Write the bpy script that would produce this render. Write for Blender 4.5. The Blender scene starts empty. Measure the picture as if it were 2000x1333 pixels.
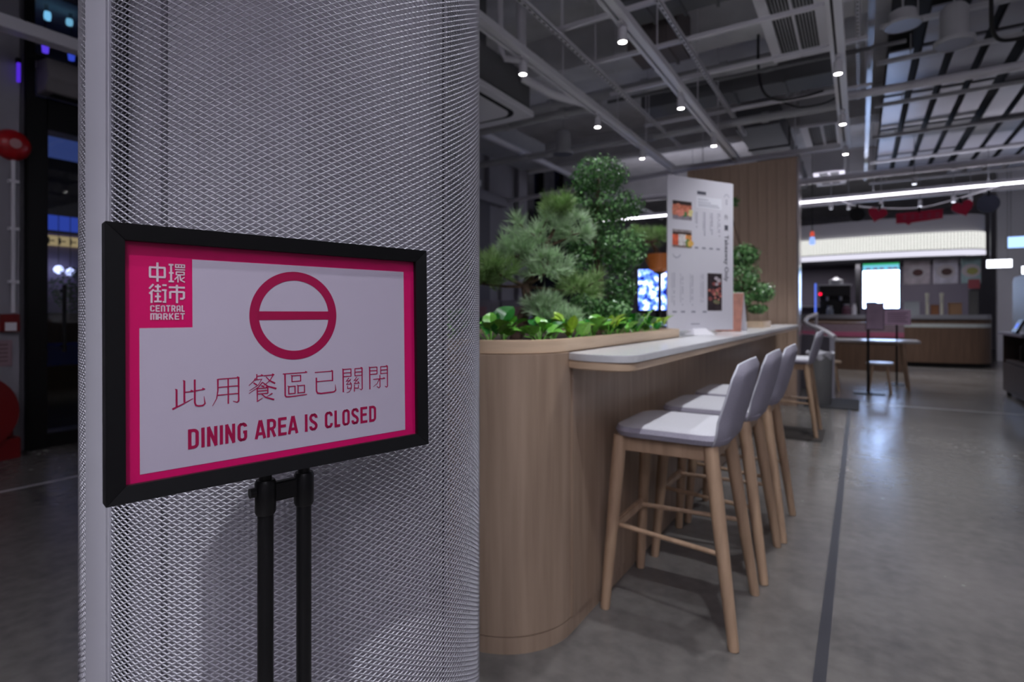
import bpy, bmesh, math, random
import numpy as np
from mathutils import Vector, Matrix
R = math.radians
PI = math.pi
rnd = random.Random(7)
SC = bpy.context.scene
COL = SC.collection

# ------------------------------------------------------------------ camera, world, exposure
cd = bpy.data.cameras.new('camera')
cam = bpy.data.objects.new('camera', cd); COL.objects.link(cam)
cd.sensor_width = 36; cd.lens = 1090 / 2000 * 36
cam.location = (0, 0, 1.2)
cam.rotation_euler = (R(90), 0, math.atan(680 / 1090))
cd.shift_y = -55 / 2000
cd.clip_start = 0.05; cd.clip_end = 200
cd.dof.use_dof = True; cd.dof.focus_distance = 0.86; cd.dof.aperture_fstop = 3.8
SC.camera = cam
SC.view_settings.view_transform = 'Standard'; SC.view_settings.look = 'None'
SC.view_settings.gamma = 1; SC.view_settings.use_curve_mapping = False
SC.view_settings.exposure = 0.0
w = bpy.data.worlds.new('night'); SC.world = w; w.use_nodes = True
w.node_tree.nodes['Background'].inputs[0].default_value = (0.52, 0.505, 0.60, 1)
w.node_tree.nodes['Background'].inputs[1].default_value = 0.235
SC.cycles.use_denoising = True
SC.cycles.max_bounces = 6
SC.cycles.sample_clamp_indirect = 4.0
SPOT_W = 70.0
LAMP_COL = (0.93, 0.945, 1.0)
FILL_W = 22.0
FILL_COL = (0.90, 0.87, 1.0)

# ------------------------------------------------------------------ helpers
def lin(c):
    return tuple(((x / 255) / 12.92 if x / 255 <= 0.04045 else ((x / 255 + 0.055) / 1.055) ** 2.4) for x in c) + (1,)

def mat(name, rgb, rough=0.5, metal=0.0, spec=0.5, var=0.0, scale=8.0, stretch=(1, 1, 1), bump=0.0, trans=0.0, emit=None, es=0.0, alpha=1.0, rgb2=None):
    m = bpy.data.materials.new(name); m.use_nodes = True
    nt = m.node_tree; b = nt.nodes['Principled BSDF']
    b.inputs['Base Color'].default_value = lin(rgb)
    b.inputs['Roughness'].default_value = rough; b.inputs['Metallic'].default_value = metal
    b.inputs['Specular IOR Level'].default_value = spec
    if trans: b.inputs['Transmission Weight'].default_value = trans
    if alpha < 1: b.inputs['Alpha'].default_value = alpha
    if emit: b.inputs['Emission Color'].default_value = lin(emit); b.inputs['Emission Strength'].default_value = es
    if var or bump or rgb2:
        tc = nt.nodes.new('ShaderNodeTexCoord'); mp = nt.nodes.new('ShaderNodeMapping'); mp.inputs['Scale'].default_value = stretch
        n = nt.nodes.new('ShaderNodeTexNoise'); n.inputs['Scale'].default_value = scale; n.inputs['Detail'].default_value = 5
        nt.links.new(tc.outputs['Object'], mp.inputs[0]); nt.links.new(mp.outputs[0], n.inputs['Vector'])
        r = nt.nodes.new('ShaderNodeValToRGB')
        lo = tuple(max(0, x * (1 - var)) for x in lin(rgb)[:3]) + (1,)
        hi = lin(rgb2) if rgb2 else tuple(min(1, x * (1 + var)) for x in lin(rgb)[:3]) + (1,)
        r.color_ramp.elements[0].color = lo; r.color_ramp.elements[1].color = hi
        r.color_ramp.elements[0].position = 0.3; r.color_ramp.elements[1].position = 0.7
        nt.links.new(n.outputs[0], r.inputs[0]); nt.links.new(r.outputs[0], b.inputs['Base Color'])
        if bump:
            bp = nt.nodes.new('ShaderNodeBump'); bp.inputs['Strength'].default_value = bump; bp.inputs['Distance'].default_value = 0.01
            nt.links.new(n.outputs[0], bp.inputs['Height']); nt.links.new(bp.outputs[0], b.inputs['Normal'])
    return m

def emat(name, rgb, s):
    m = bpy.data.materials.new(name); m.use_nodes = True
    nt = m.node_tree; nt.nodes.remove(nt.nodes['Principled BSDF'])
    e = nt.nodes.new('ShaderNodeEmission'); e.inputs[0].default_value = lin(rgb); e.inputs[1].default_value = s
    nt.links.new(e.outputs[0], nt.nodes['Material Output'].inputs[0])
    return m

WM = {}
def reg(o, mtx): WM[o.name] = mtx; return o

def props(o, label=None, cat=None, group=None, kind=None):
    if label: o['label'] = label
    if cat: o['category'] = cat
    if group: o['group'] = group
    if kind: o['kind'] = kind
    return o

def thing(name, label, cat, loc=(0, 0, 0), rz=0.0, group=None, kind=None):
    o = bpy.data.objects.new(name, None); COL.objects.link(o)
    o.empty_display_size = 0.1
    o.location = loc; o.rotation_euler = (0, 0, rz)
    reg(o, Matrix.Translation(loc) @ Matrix.Rotation(rz, 4, 'Z'))
    return props(o, label, cat, group, kind)

class MB:
    def __init__(s): s.v = []; s.f = []; s.m = []; s.cm = 0
    def add(s, vs, fs):
        b = len(s.v); s.v += [tuple(v) for v in vs]
        s.f += [tuple(b + i for i in f) for f in fs]; s.m += [s.cm] * len(fs)
        return s
    def box(s, x0, x1, y0, y1, z0, z1):
        vs = [(x, y, z) for z in (z0, z1) for y in (y0, y1) for x in (x0, x1)]
        return s.add(vs, [(0, 2, 3, 1), (4, 5, 7, 6), (0, 1, 5, 4), (2, 6, 7, 3), (0, 4, 6, 2), (1, 3, 7, 5)])
    def obox(s, c, size, M=None):
        M = M or Matrix.Identity(3); c = Vector(c)
        vs = [c + M @ Vector((sx * size[0] / 2, sy * size[1] / 2, sz * size[2] / 2)) for sz in (-1, 1) for sy in (-1, 1) for sx in (-1, 1)]
        return s.add(vs, [(0, 2, 3, 1), (4, 5, 7, 6), (0, 1, 5, 4), (2, 6, 7, 3), (0, 4, 6, 2), (1, 3, 7, 5)])
    def tube(s, pts, r, n=10, cap=True):
        pts = [Vector(p) for p in pts]; k = len(pts)
        rs = r if isinstance(r, (list, tuple)) else [r] * k
        prev = None; rings = []
        for i, p in enumerate(pts):
            t = (pts[min(i + 1, k - 1)] - pts[max(i - 1, 0)]).normalized()
            if prev is None:
                a = Vector((0, 0, 1)) if abs(t.z) < 0.9 else Vector((1, 0, 0)); u = t.cross(a).normalized()
            else: u = (prev - t * prev.dot(t)).normalized()
            prev = u; q = t.cross(u)
            rings.append([p + (u * math.cos(2 * PI * j / n) + q * math.sin(2 * PI * j / n)) * rs[i] for j in range(n)])
        vs = [v for ring in rings for v in ring]; fs = []
        for i in range(k - 1):
            for j in range(n): fs.append((i * n + j, i * n + (j + 1) % n, (i + 1) * n + (j + 1) % n, (i + 1) * n + j))
        if cap: fs += [tuple(range(n))[::-1], tuple((k - 1) * n + j for j in range(n))]
        return s.add(vs, fs)
    def cyl(s, p0, p1, r0, r1=None, n=16): return s.tube([p0, p1], [r0, r0 if r1 is None else r1], n)
    def lathe(s, prof, c=(0, 0, 0), n=24, cap=True):
        vs = [(c[0] + r * math.cos(2 * PI * j / n), c[1] + r * math.sin(2 * PI * j / n), c[2] + z) for r, z in prof for j in range(n)]
        fs = [(i * n + j, i * n + (j + 1) % n, (i + 1) * n + (j + 1) % n, (i + 1) * n + j) for i in range(len(prof) - 1) for j in range(n)]
        if cap: fs += [tuple(range(n))[::-1], tuple((len(prof) - 1) * n + j for j in range(n))]
        return s.add(vs, fs)
    def prism(s, out, z0, z1):
        n = len(out); vs = [(x, y, z0) for x, y in out] + [(x, y, z1) for x, y in out]
        return s.add(vs, [tuple(range(n))[::-1], tuple(range(n, 2 * n))] + [(i, (i + 1) % n, n + (i + 1) % n, n + i) for i in range(n)])
    def wall(s, line, t, z0, z1, closed=False):
        """a vertical band of thickness t along a plan polyline (t to the left of travel)"""
        n = len(line); L = [Vector((p[0], p[1])) for p in line]; off = []
        for i in range(n):
            a = L[i - 1] if (i > 0 or closed) else L[i]; b = L[(i + 1) % n] if (i < n - 1 or closed) else L[i]
            d = (b - a).normalized(); off.append(L[i] + Vector((-d.y, d.x)) * t)
        for i in range(n if closed else n - 1):
            j = (i + 1) % n
            vs = [(p.x, p.y, z) for z in (z0, z1) for p in (L[i], L[j], off[j], off[i])]
            fs = [(0, 3, 2, 1), (4, 5, 6, 7), (0, 1, 5, 4), (2, 3, 7, 6)]
            if not closed and i == 0: fs.append((0, 4, 7, 3))
            if not closed and i == n - 2: fs.append((1, 2, 6, 5))
            s.add(vs, fs)
        return s
    def build(s, name, m, parent=None, world=True, loc=None, smooth=True, bevel=0.0, kind=None, label=None, cat=None, group=None, seg=2):
        me = bpy.data.meshes.new(name)
        M = Matrix.Identity(4)
        if parent is not None:
            M = WM[parent.name]
            if world: inv = M.inverted(); vs = [tuple(inv @ Vector(v)) for v in s.v]
            else: vs = s.v
        elif loc is not None:
            M = Matrix.Translation(loc); vs = [(a - loc[0], b - loc[1], c - loc[2]) for a, b, c in s.v] if world else s.v
        else: vs = s.v
        me.from_pydata(vs, [], s.f)
        mats = m if isinstance(m, (list, tuple)) else [m]
        for x in mats: me.materials.append(x)
        if len(mats) > 1: me.polygons.foreach_set('material_index', s.m)
        bm = bmesh.new(); bm.from_mesh(me)
        bmesh.ops.remove_doubles(bm, verts=bm.verts, dist=1e-5) if len(s.v) < 4000 else None
        if len(s.v) < 20000: bmesh.ops.recalc_face_normals(bm, faces=bm.faces)
        if bevel > 0:
            es = [e for e in bm.edges if len(e.link_faces) == 2 and e.calc_face_angle() > R(35)]
            bmesh.ops.bevel(bm, geom=es, offset=bevel, segments=seg, affect='EDGES', clamp_overlap=True)
        bm.to_mesh(me); bm.free()
        if smooth:
            me.polygons.foreach_set('use_smooth', [True] * len(me.polygons)); me.set_sharp_from_angle(angle=R(35))
        o = bpy.data.objects.new(name, me); COL.objects.link(o)
        if parent is not None: o.parent = parent
        elif loc is not None: o.location = loc
        reg(o, M)
        return props(o, label, cat, group, kind)

def copy_tree(o, parent=None):
    c = o.copy(); COL.objects.link(c)
    if parent is not None: c.parent = parent
    for ch in [x for x in o.children]: copy_tree(ch, c)
    return c

def struct(name, mb, m, **k):
    return mb.build(name, m, kind='structure', **k)

def arc(cx, cy, r, a0, a1, n):
    return [(cx + r * math.cos(R(a0 + (a1 - a0) * i / n)), cy + r * math.sin(R(a0 + (a1 - a0) * i / n))) for i in range(n + 1)]

def rrect(x0, x1, y0, y1, r, n=5):
    return arc(x1 - r, y1 - r, r, 0, 90, n) + arc(x0 + r, y1 - r, r, 90, 180, n) + arc(x0 + r, y0 + r, r, 180, 270, n) + arc(x1 - r, y0 + r, r, 270, 360, n)

class Flat:
    """flat print laid on a plane: origin O, axes U (right), V (up), N (out)"""
    def __init__(s, O, U, V): s.O = Vector(O); s.U = Vector(U).normalized(); s.V = Vector(V).normalized(); s.N = s.U.cross(s.V).normalized(); s.mb = MB(); s.z = 0.0
    def P(s, u, v): return s.O + s.U * u + s.V * v + s.N * s.z
    def poly(s, pts): s.mb.add([s.P(*p) for p in pts], [tuple(range(len(pts)))]); return s
    def rect(s, u0, u1, v0, v1): return s.poly([(u0, v0), (u1, v0), (u1, v1), (u0, v1)])
    def ring(s, cu, cv, r0, r1, n=48, a0=0, a1=360):
        a = arc(cu, cv, r0, a0, a1, n); b = arc(cu, cv, r1, a0, a1, n)
        for i in range(n): s.poly([a[i], b[i], b[i + 1], a[i + 1]])
        return s
    def disc(s, cu, cv, r, n=20, ry=None):
        return s.poly([(cu + r * math.cos(2 * PI * i / n), cv + (ry or r) * math.sin(2 * PI * i / n)) for i in range(n)])
    def stroke(s, pts, w0, w1=None, round_=False):
        w1 = w0 if w1 is None else w1; k = len(pts); P = [Vector(p) for p in pts]; L = []; Rr = []
        for i in range(k):
            if i == 0: d = (P[1] - P[0]).normalized(); m = 1
            elif i == k - 1: d = (P[-1] - P[-2]).normalized(); m = 1
            else:
                d1 = (P[i] - P[i - 1]).normalized(); d2 = (P[i + 1] - P[i]).normalized(); d = (d1 + d2)
                d = d.normalized() if d.length > 1e-6 else d1
                m = min(2.0, 1 / max(0.3, d.dot(d1)))
            nn = Vector((-d.y, d.x)) * (w0 + (w1 - w0) * i / (k - 1)) / 2 * m
            L.append(P[i] + nn); Rr.append(P[i] - nn)
        for i in range(k - 1): s.poly([L[i], Rr[i], Rr[i + 1], L[i + 1]])
        return s
    def text(s, body, u, v, size, sx=1.0, rot=0.0, offset=0.0, align='LEFT', lh=1.0):
        c = bpy.data.curves.new('t', 'FONT'); c.body = body; c.size = size; c.align_x = align; c.offset = offset; c.resolution_u = 2; c.space_line = lh
        o = bpy.data.objects.new('t', c); COL.objects.link(o)
        bpy.context.view_layer.update()
        me = bpy.data.meshes.new_from_object(o.evaluated_get(bpy.context.evaluated_depsgraph_get()))
        ca, sa = math.cos(rot), math.sin(rot)
        vs = []
        for vv in me.vertices:
            x, y = vv.co.x * sx, vv.co.y
            vs.append(s.P(u + x * ca - y * sa, v + x * sa + y * ca))
        s.mb.add(vs, [tuple(p.vertices) for p in me.polygons])
        bpy.data.objects.remove(o); bpy.data.curves.remove(c); bpy.data.meshes.remove(me)
        return s
    def build(s, name, m, parent, **k): return s.mb.build(name, m, parent, smooth=False, **k)

# ------------------------------------------------------------------ materials
def wood_mat(name, rgb, rgb2, grain=(1, 1, 0.06), scale=26, rough=0.45):
    m = mat(name, rgb, rough, var=0.10, rgb2=rgb2, scale=scale, stretch=grain, bump=0.05)
    return m
M_oak = wood_mat('oak veneer', (148, 126, 107), (166, 144, 124))
M_oak_h = wood_mat('oak solid', (196, 170, 142), (214, 190, 162), grain=(0.1, 0.1, 1), scale=30)
M_oak_leg = wood_mat('oak turned leg', (166, 138, 112), (186, 157, 129), grain=(1, 1, 0.08), scale=30)
M_walnut = wood_mat('walnut veneer', (88, 68, 54), (102, 80, 64))
M_oak_dark = wood_mat('oak panel', (176, 150, 130), (188, 162, 142), scale=18)
M_top = mat('white solid surface', (206, 206, 208), 0.22, var=0.03, scale=60)
M_floor = bpy.data.materials.new('polished concrete'); M_floor.use_nodes = True
def floor_nodes():
    nt = M_floor.node_tree; b = nt.nodes['Principled BSDF']
    tc = nt.nodes.new('ShaderNodeTexCoord')
    n1 = nt.nodes.new('ShaderNodeTexNoise'); n1.inputs['Scale'].default_value = 0.9; n1.inputs['Detail'].default_value = 8; n1.inputs['Roughness'].default_value = 0.62
    n2 = nt.nodes.new('ShaderNodeTexNoise'); n2.inputs['Scale'].default_value = 14; n2.inputs['Detail'].default_value = 6
    mx = nt.nodes.new('ShaderNodeMix'); mx.data_type = 'FLOAT'; mx.inputs[0].default_value = 0.35
    for n in (n1, n2): nt.links.new(tc.outputs['Object'], n.inputs['Vector'])
    nt.links.new(n1.outputs[0], mx.inputs[2]); nt.links.new(n2.outputs[0], mx.inputs[3])
    r = nt.nodes.new('ShaderNodeValToRGB'); r.color_ramp.elements[0].position = 0.3; r.color_ramp.elements[1].position = 0.72
    r.color_ramp.elements[0].color = lin((80, 78, 77)); r.color_ramp.elements[1].color = lin((122, 118, 114))
    nt.links.new(mx.outputs[0], r.inputs[0]); nt.links.new(r.outputs[0], b.inputs['Base Color'])
    mr = nt.nodes.new('ShaderNodeMapRange'); mr.inputs[1].default_value = 0.3; mr.inputs[2].default_value = 0.7; mr.inputs[3].default_value = 0.16; mr.inputs[4].default_value = 0.30
    nt.links.new(mx.outputs[0], mr.inputs[0]); nt.links.new(mr.outputs[0], b.inputs['Roughness'])
    bp = nt.nodes.new('ShaderNodeBump'); bp.inputs['Strength'].default_value = 0.12; bp.inputs['Distance'].default_value = 0.01
    nt.links.new(n2.outputs[0], bp.inputs['Height']); nt.links.new(bp.outputs[0], b.inputs['Normal'])
floor_nodes()
M_wall = mat('grey painted wall', (146, 144, 152), 0.7, var=0.06, scale=3)
M_wall_dk = mat('dark wall', (40, 40, 46), 0.6)
M_ceil = mat('painted concrete ceiling', (214, 213, 216), 0.85, var=0.12, scale=2.5)
M_white = mat('white powder coat', (232, 230, 236), 0.4)
M_strip = mat('grey white painted strip', (178, 177, 186), 0.4)
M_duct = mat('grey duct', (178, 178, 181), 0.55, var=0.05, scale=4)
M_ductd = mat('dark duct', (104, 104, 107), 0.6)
M_galv = mat('galvanised steel', (150, 152, 158), 0.3, metal=0.8)
M_panelc = mat('ceiling plank', (140, 140, 150), 0.35, metal=0.35)
M_black = mat('black powder coat', (11, 11, 13), 0.38, spec=0.35)
M_blackm = mat('black matte', (10, 10, 11), 0.7)
M_mesh = mat('white expanded mesh', (204, 203, 212), 0.42)
M_core = mat('grey column panel', (182, 179, 188), 0.6, var=0.05, scale=5)
M_fabric = mat('grey wool fabric', (152, 149, 162), 0.9, var=0.10, scale=240, bump=0.3)
M_seat = mat('light grey seat fabric', (190, 190, 196), 0.9, var=0.08, scale=240, bump=0.3)
M_magenta = mat('magenta print', (178, 8, 84), 0.35, spec=0.4)
M_magink = mat('dark magenta ink', (136, 2, 58), 0.4)
M_paper = mat('white paper', (160, 152, 168), 0.45, var=0.015, scale=6)
M_logo = mat('logo white ink', (186, 166, 178), 0.45)
M_red = mat('red enamel', (176, 14, 24), 0.3)
M_redd = mat('dark red enamel', (112, 10, 14), 0.4)
M_steel = mat('brushed steel', (176, 178, 182), 0.3, metal=0.9)
M_glass = mat('clear glass', (235, 240, 245), 0.02, trans=1.0); M_glass.node_tree.nodes['Principled BSDF'].inputs['IOR'].default_value = 1.45
M_lens = emat('lit lamp lens', (255, 250, 248), 26.0)
M_led = emat('linear led', (245, 242, 255), 9.0)
M_soil = mat('soil', (52, 40, 32), 0.95, var=0.3, scale=40, bump=0.8)
M_bark = mat('bark', (104, 84, 70), 0.9, var=0.35, scale=30, bump=0.8)
M_twig = mat('pale twig', (170, 150, 126), 0.8)
M_needle = mat('pine needles', (188, 216, 174), 0.45, var=0.25, scale=12)
M_needle_d = mat('pine needles olive', (150, 182, 118), 0.45, var=0.25, scale=12)
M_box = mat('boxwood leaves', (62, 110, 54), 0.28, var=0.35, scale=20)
M_box_l = mat('boxwood leaves highlight', (120, 164, 104), 0.25, var=0.3, scale=20)
M_leaf = mat('pothos leaf', (116, 186, 72), 0.3, var=0.25, scale=9)
M_leaf_d = mat('pothos leaf dark', (40, 112, 40), 0.25, var=0.25, scale=9)
M_leaf_y = mat('pothos leaf lime', (160, 200, 60), 0.35, var=0.2, scale=9)
M_print_d = mat('grey print', (92, 92, 104), 0.5)
M_print_l = mat('pale grey print', (150, 150, 164), 0.5)
M_cable = mat('black cable', (12, 12, 13), 0.5)
M_grilled = mat('grille dark', (52, 52, 56), 0.6)

# ------------------------------------------------------------------ setting: floor, ceiling, walls
struct('floor', MB().box(-14, 9, -7, 24, -0.1, 0), M_floor)
struct('ceiling', MB().box(-14, 9, -7, 24, 4.75, 4.95), M_ceil)
M_joint = mat('dark floor joint', (52, 52, 58), 0.4)
M_jointw = mat('pale floor joint', (168, 166, 170), 0.45)
struct('trim_1', MB().box(-0.132, -0.094, -1, 8.75, -0.01, 0.0015), M_joint)
struct('trim_2', MB().box(-0.09, 9, 8.72, 8.76, -0.01, 0.0015), M_jointw)
struct('trim_3', MB().box(-4.9, -4.86, -1, 6, -0.01, 0.0015), M_jointw)
struct('trim_4', MB().box(0.2, 9, 15.0, 15.05, -0.01, 0.0015), M_jointw)
# concrete beams under the slab
for i, y in enumerate((6.35, 10.3, 14.3)):
    struct('beam', MB().box(-14, 9, y, y + 0.42, 4.28, 4.76), M_ceil)
# left wall, x = -6.2 : pilasters, door, high window
wl = struct('wall_left', MB().box(-6.5, -6.2, -7, 1.88, 0, 4.75).box(-6.5, -6.2, 3.52, 10.4, 0, 4.75).box(-6.5, -6.2, 13.4, 24, 0, 4.75).box(-6.5, -6.2, 1.88, 3.52, 4.2, 4.75).box(-6.5, -6.2, 10.4, 13.4, 0, 1.1), M_wall)
for i, (y0, y1) in enumerate(((1.47, 1.82), (8.95, 9.25), (10.05, 10.4))):
    struct('pilaster', MB().box(-6.2, -6.1, y0, y1, 0, 4.75), M_wall)
struct('wall_back', MB().box(-14, 9, 23.8, 24, 0, 4.75), M_wall)
struct('wall_light_block', MB().box(-14, 0.4, -7, -6.8, 0, 4.75), M_wall)  # unseen wall, put in to keep outside light off the left side
struct('wall_far_left', MB().box(-14, -13.8, -7, 24, 0, 4.75), M_wall_dk)
# door
d1 = thing('door_1', None, None, (-6.2, 1.96, 0), kind='structure')
f = MB(); f.box(-6.34, -6.12, 1.96, 2.1, 0, 3.1); f.box(-6.34, -6.12, 3.46, 3.6, 0, 3.1); f.box(-6.34, -6.12, 2.1, 3.46, 2.83, 3.1); f.box(-6.34, -6.12, 2.1, 3.46, 0, 0.13)
f.build('door_frame', M_black, d1, bevel=0.006)
MB().box(-6.26, -6.25, 2.1, 3.46, 0.13, 2.83).build('pane', M_glass, d1)
h = MB(); h.cyl((-6.05, 2.2, 0.85), (-6.05, 2.2, 1.45), 0.015); h.cyl((-6.12, 2.2, 0.9), (-6.05, 2.2, 0.9), 0.01); h.cyl((-6.12, 2.2, 1.4), (-6.05, 2.2, 1.4), 0.01)
h.build('door_handle', M_blackm, d1)
# transom window above door with frame bars
w1 = thing('window_1', None, None, (-6.2, 1.96, 3.45), kind='structure')
f = MB(); f.box(-6.34, -6.14, 1.96, 2.02, 3.1, 4.2); f.box(-6.34, -6.14, 3.54, 3.6, 3.1, 4.2); f.box(-6.34, -6.14, 2.02, 3.54, 3.42, 3.48); f.box(-6.34, -6.14, 2.02, 3.54, 4.14, 4.2)
f.build('window_frame', M_black, w1)
MB().box(-6.27, -6.26, 2.02, 3.54, 3.48, 4.14).build('pane', M_glass, w1)
w2 = thing('window_2', None, None, (-6.2, 10.4, 1.1), kind='structure')
f = MB(); f.box(-6.34, -6.14, 10.4, 10.5, 1.1, 4.75); f.box(-6.34, -6.14, 11.2, 11.27, 1.1, 4.75); f.box(-6.34, -6.14, 12.2, 12.27, 1.1, 4.75); f.box(-6.34, -6.14, 13.3, 13.4, 1.1, 4.75); f.box(-6.34, -6.14, 10.4, 13.4, 1.1, 1.18)
f.build('window_frame', M_black, w2)
MB().box(-6.27, -6.26, 10.4, 13.4, 1.1, 4.75).build('pane', mat('night window glass', (14, 18, 34), 0.08, spec=0.8), w2)

# ------------------------------------------------------------------ mesh-clad round column
CXc, CYc, RC = -1.191, 0.912, 0.444
pil = thing('pillar', 'round column clad in white expanded metal mesh behind the sign', None, (CXc, CYc, 0), kind='structure')
# inner core: flat grey panels with joints (polar angle measured from the direction towards the camera)
toc = math.atan2(-CYc, -CXc)
toc = math.atan2(0 - CYc, 0 - CXc)
def pol(th, r): a = toc + R(th); return (CXc + r * math.cos(a), CYc + r * math.sin(a))
# th grows anticlockwise seen from above: image right of the column is +th
core = [(-96, .41), (-66, .418), (-46, .405), (-37.0, .402), (-36.8, .36), (-35.2, .36), (-35.0, .399), (0, .385), (40, .40), (60, .365), (64, .335), (67, .335), (70, .365), (78, .35), (110, .36), (150, .39), (190, .39), (230, .41)]
MB().prism([pol(a, r) for a, r in core], 0, 4.75).build('column_core', M_core, pil, smooth=False)
M_gap = mat('shadow gap', (26, 26, 30), 0.8)
for t0, r0, wd, m_ in ((-36.0, .366, .0115, M_gap), (-49.5, .403, .004, M_grilled), (62.5, .338, .012, M_gap), (69.0, .352, .012, M_gap)):
    x, y = pol(t0, r0 + 0.003); a = toc + R(t0)
    MB().obox((x, y, 2.2), (0.006, wd, 4.4), Matrix.Rotation(a, 3, 'Z')).build('panel_joint', m_, pil)
def mesh_tier():
    LW, SW = 0.0193, 0.0107
    n = int(round(2 * PI * RC / (LW / 2))); n += n % 2
    rows = 96 * 2
    ang = 2 * PI * np.arange(n) / n
    V = []; F = []
    sec = [(0.0015, -0.0013), (-0.0006, 0.0013), (-0.0014, -0.0009)]
    vs = []
    i_ = np.arange(n)
    quads = []
    verts = []
    base = 0
    for j in range(rows):
        ii = i_[(i_ + j) % 2 == 0]
        for d in (1, -1):
            a0 = ang[ii]; a1 = ang[(ii + d) % n]
            z0 = j * SW / 2; z1 = (j + 1) * SW / 2
            m = len(ii)
            block = np.zeros((m, 6, 3))
            for k, (dr, dz) in enumerate(sec):
                block[:, k, 0] = (RC + dr) * np.cos(a0); block[:, k, 1] = (RC + dr) * np.sin(a0); block[:, k, 2] = z0 + dz
                block[:, 3 + k, 0] = (RC + dr) * np.cos(a1); block[:, 3 + k, 1] = (RC + dr) * np.sin(a1); block[:, 3 + k, 2] = z1 + dz
            verts.append(block.reshape(-1, 3))
            b = base + np.arange(m)[:, None] * 6
            q = np.concatenate([b + np.array([[k, (k + 1) % 3, 3 + (k + 1) % 3, 3 + k]]) for k in range(3)], axis=0)
            quads.append(q if d == -1 else q[:, ::-1]); base += m * 6
    verts = np.concatenate(verts); quads = np.concatenate(quads)
    me = bpy.data.meshes.new('mesh_panel')
    me.vertices.add(len(verts)); me.vertices.foreach_set('co', verts.ravel())
    me.loops.add(quads.size); me.loops.foreach_set('vertex_index', quads.ravel().astype(np.int32))
    me.polygons.add(len(quads)); me.polygons.foreach_set('loop_start', np.arange(0, quads.size, 4, dtype=np.int32))
    me.update(calc_edges=True); me.materials.append(M_mesh)
    return me, 96 * SW
me, tier_h = mesh_tier()
for k in range(3):
    o = bpy.data.objects.new('mesh_panel', me); COL.objects.link(o); o.parent = pil; o.location = (0, 0, 0.02 + k * tier_h); o['kind'] = 'stuff'
for z in (0.01, 3.12):
    MB().lathe([(RC - 0.01, -0.02), (RC + 0.006, -0.02), (RC + 0.006, 0.02), (RC - 0.01, 0.02)], (CXc, CYc, z), 64, cap=False).build('mesh_edge_band', M_white, pil)
# painted cover strip over the mesh joint, rolled to the column's curve
s_ = MB()
arcp = [pol(th, 0.4462) for th in np.linspace(-59.6, -47.4, 9)]
s_.wall(arcp, 0.010, 0.02, 3.13)
s_.wall([pol(th, 0.4500) for th in (-48.9, -48.1, -47.3)], 0.012, 0.02, 3.13)
s_.wall([pol(th, 0.4480) for th in (-46.9, -46.4)], 0.008, 0.02, 3.13)
s_.build('cover_strip', M_strip, pil)

# ------------------------------------------------------------------ sign stand
O3 = Vector((-0.7605, 0.306, 0.970)); TRv = Vector((-0.6485, 0.750, 0.970))
U = (TRv - O3); U.z = 0; U.normalize()
N0 = Vector((U.y, -U.x, 0)); tilt = R(1.1)
V = Vector((0, 0, 1)) * math.cos(tilt) - N0 * math.sin(tilt)
N = U.cross(V)
if N.dot(Vector((0, 0, 0)) - O3) < 0: N = -N
SW_, SH_ = 0.461, 0.339
sg = thing('sign_stand', 'black framed magenta and white floor sign reading DINING AREA IS CLOSED', 'sign', (-0.73, 0.52, 0))
def PP(u, v, n=0.0): return O3 + U * u + V * v + N * n
fw_, fd = 0.0205, 0.016
def mitre(p):  # p: list of 4 (u,v) : outer a,b inner b,a
    mb = MB(); top = [PP(u, v, 0.008) for u, v in p[:2]] + [PP(u, v, 0.0045) for u, v in p[2:]]; bot = [PP(u, v, -fd) for u, v in p]
    mb.add(top + bot, [(0, 1, 2, 3), (4, 7, 6, 5), (0, 4, 5, 1), (1, 5, 6, 2), (2, 6, 7, 3), (3, 7, 4, 0)])
    return mb
A_, B_, C_, D_ = (0, 0), (SW_, 0), (SW_, SH_), (0, SH_)
a_, b_, c_, d_ = (fw_, fw_), (SW_ - fw_, fw_), (SW_ - fw_, SH_ - fw_), (fw_, SH_ - fw_)
for q in ((A_, B_, b_, a_), (B_, C_, c_, b_), (C_, D_, d_, c_), (D_, A_, a_, d_)):
    mitre(q).build('frame_bar', M_black, sg, bevel=0.0005)
mb = MB(); mb.add([PP(*p, -0.008) for p in (a_, b_, c_, d_)] + [PP(*p, -fd) for p in (a_, b_, c_, d_)], [(0, 1, 2, 3), (4, 7, 6, 5), (0, 4, 5, 1), (1, 5, 6, 2), (2, 6, 7, 3), (3, 7, 4, 0)])
mb.build('backing', M_black, sg)
e = 0.0172
mb = MB(); q = [(e, e), (SW_ - e, e), (SW_ - e, SH_ - e), (e, SH_ - e)]
mb.add([PP(*p, -0.003) for p in q] + [PP(*p, -0.0075) for p in q], [(0, 1, 2, 3), (4, 7, 6, 5), (0, 4, 5, 1), (1, 5, 6, 2), (2, 6, 7, 3), (3, 7, 4, 0)])
poster = mb.build('poster', M_magenta, sg, label='magenta bordered white notice print')
def FL(z):
    fl = Flat(PP(0, 0, -0.003), U, V); fl.N = N; fl.z = z; return fl
mm = 0.001
fl = FL(0.00025)
fl.poly([(36 * mm, 30 * mm), (420 * mm, 30 * mm), (420 * mm, 211 * mm), (36 * mm, 211 * mm)]); fl.rect(95 * mm, 420 * mm, 211 * mm, 300.5 * mm)
fl.build('white_field', M_paper, poster)
fl = FL(0.0005); fl.ring(231.2 * mm, 226 * mm, 52 * mm, 65 * mm, 96); fl.rect(178.6 * mm, 283.8 * mm, 219.8 * mm, 232.3 * mm)
fl.build('closed_symbol', M_magink, poster)
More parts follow.
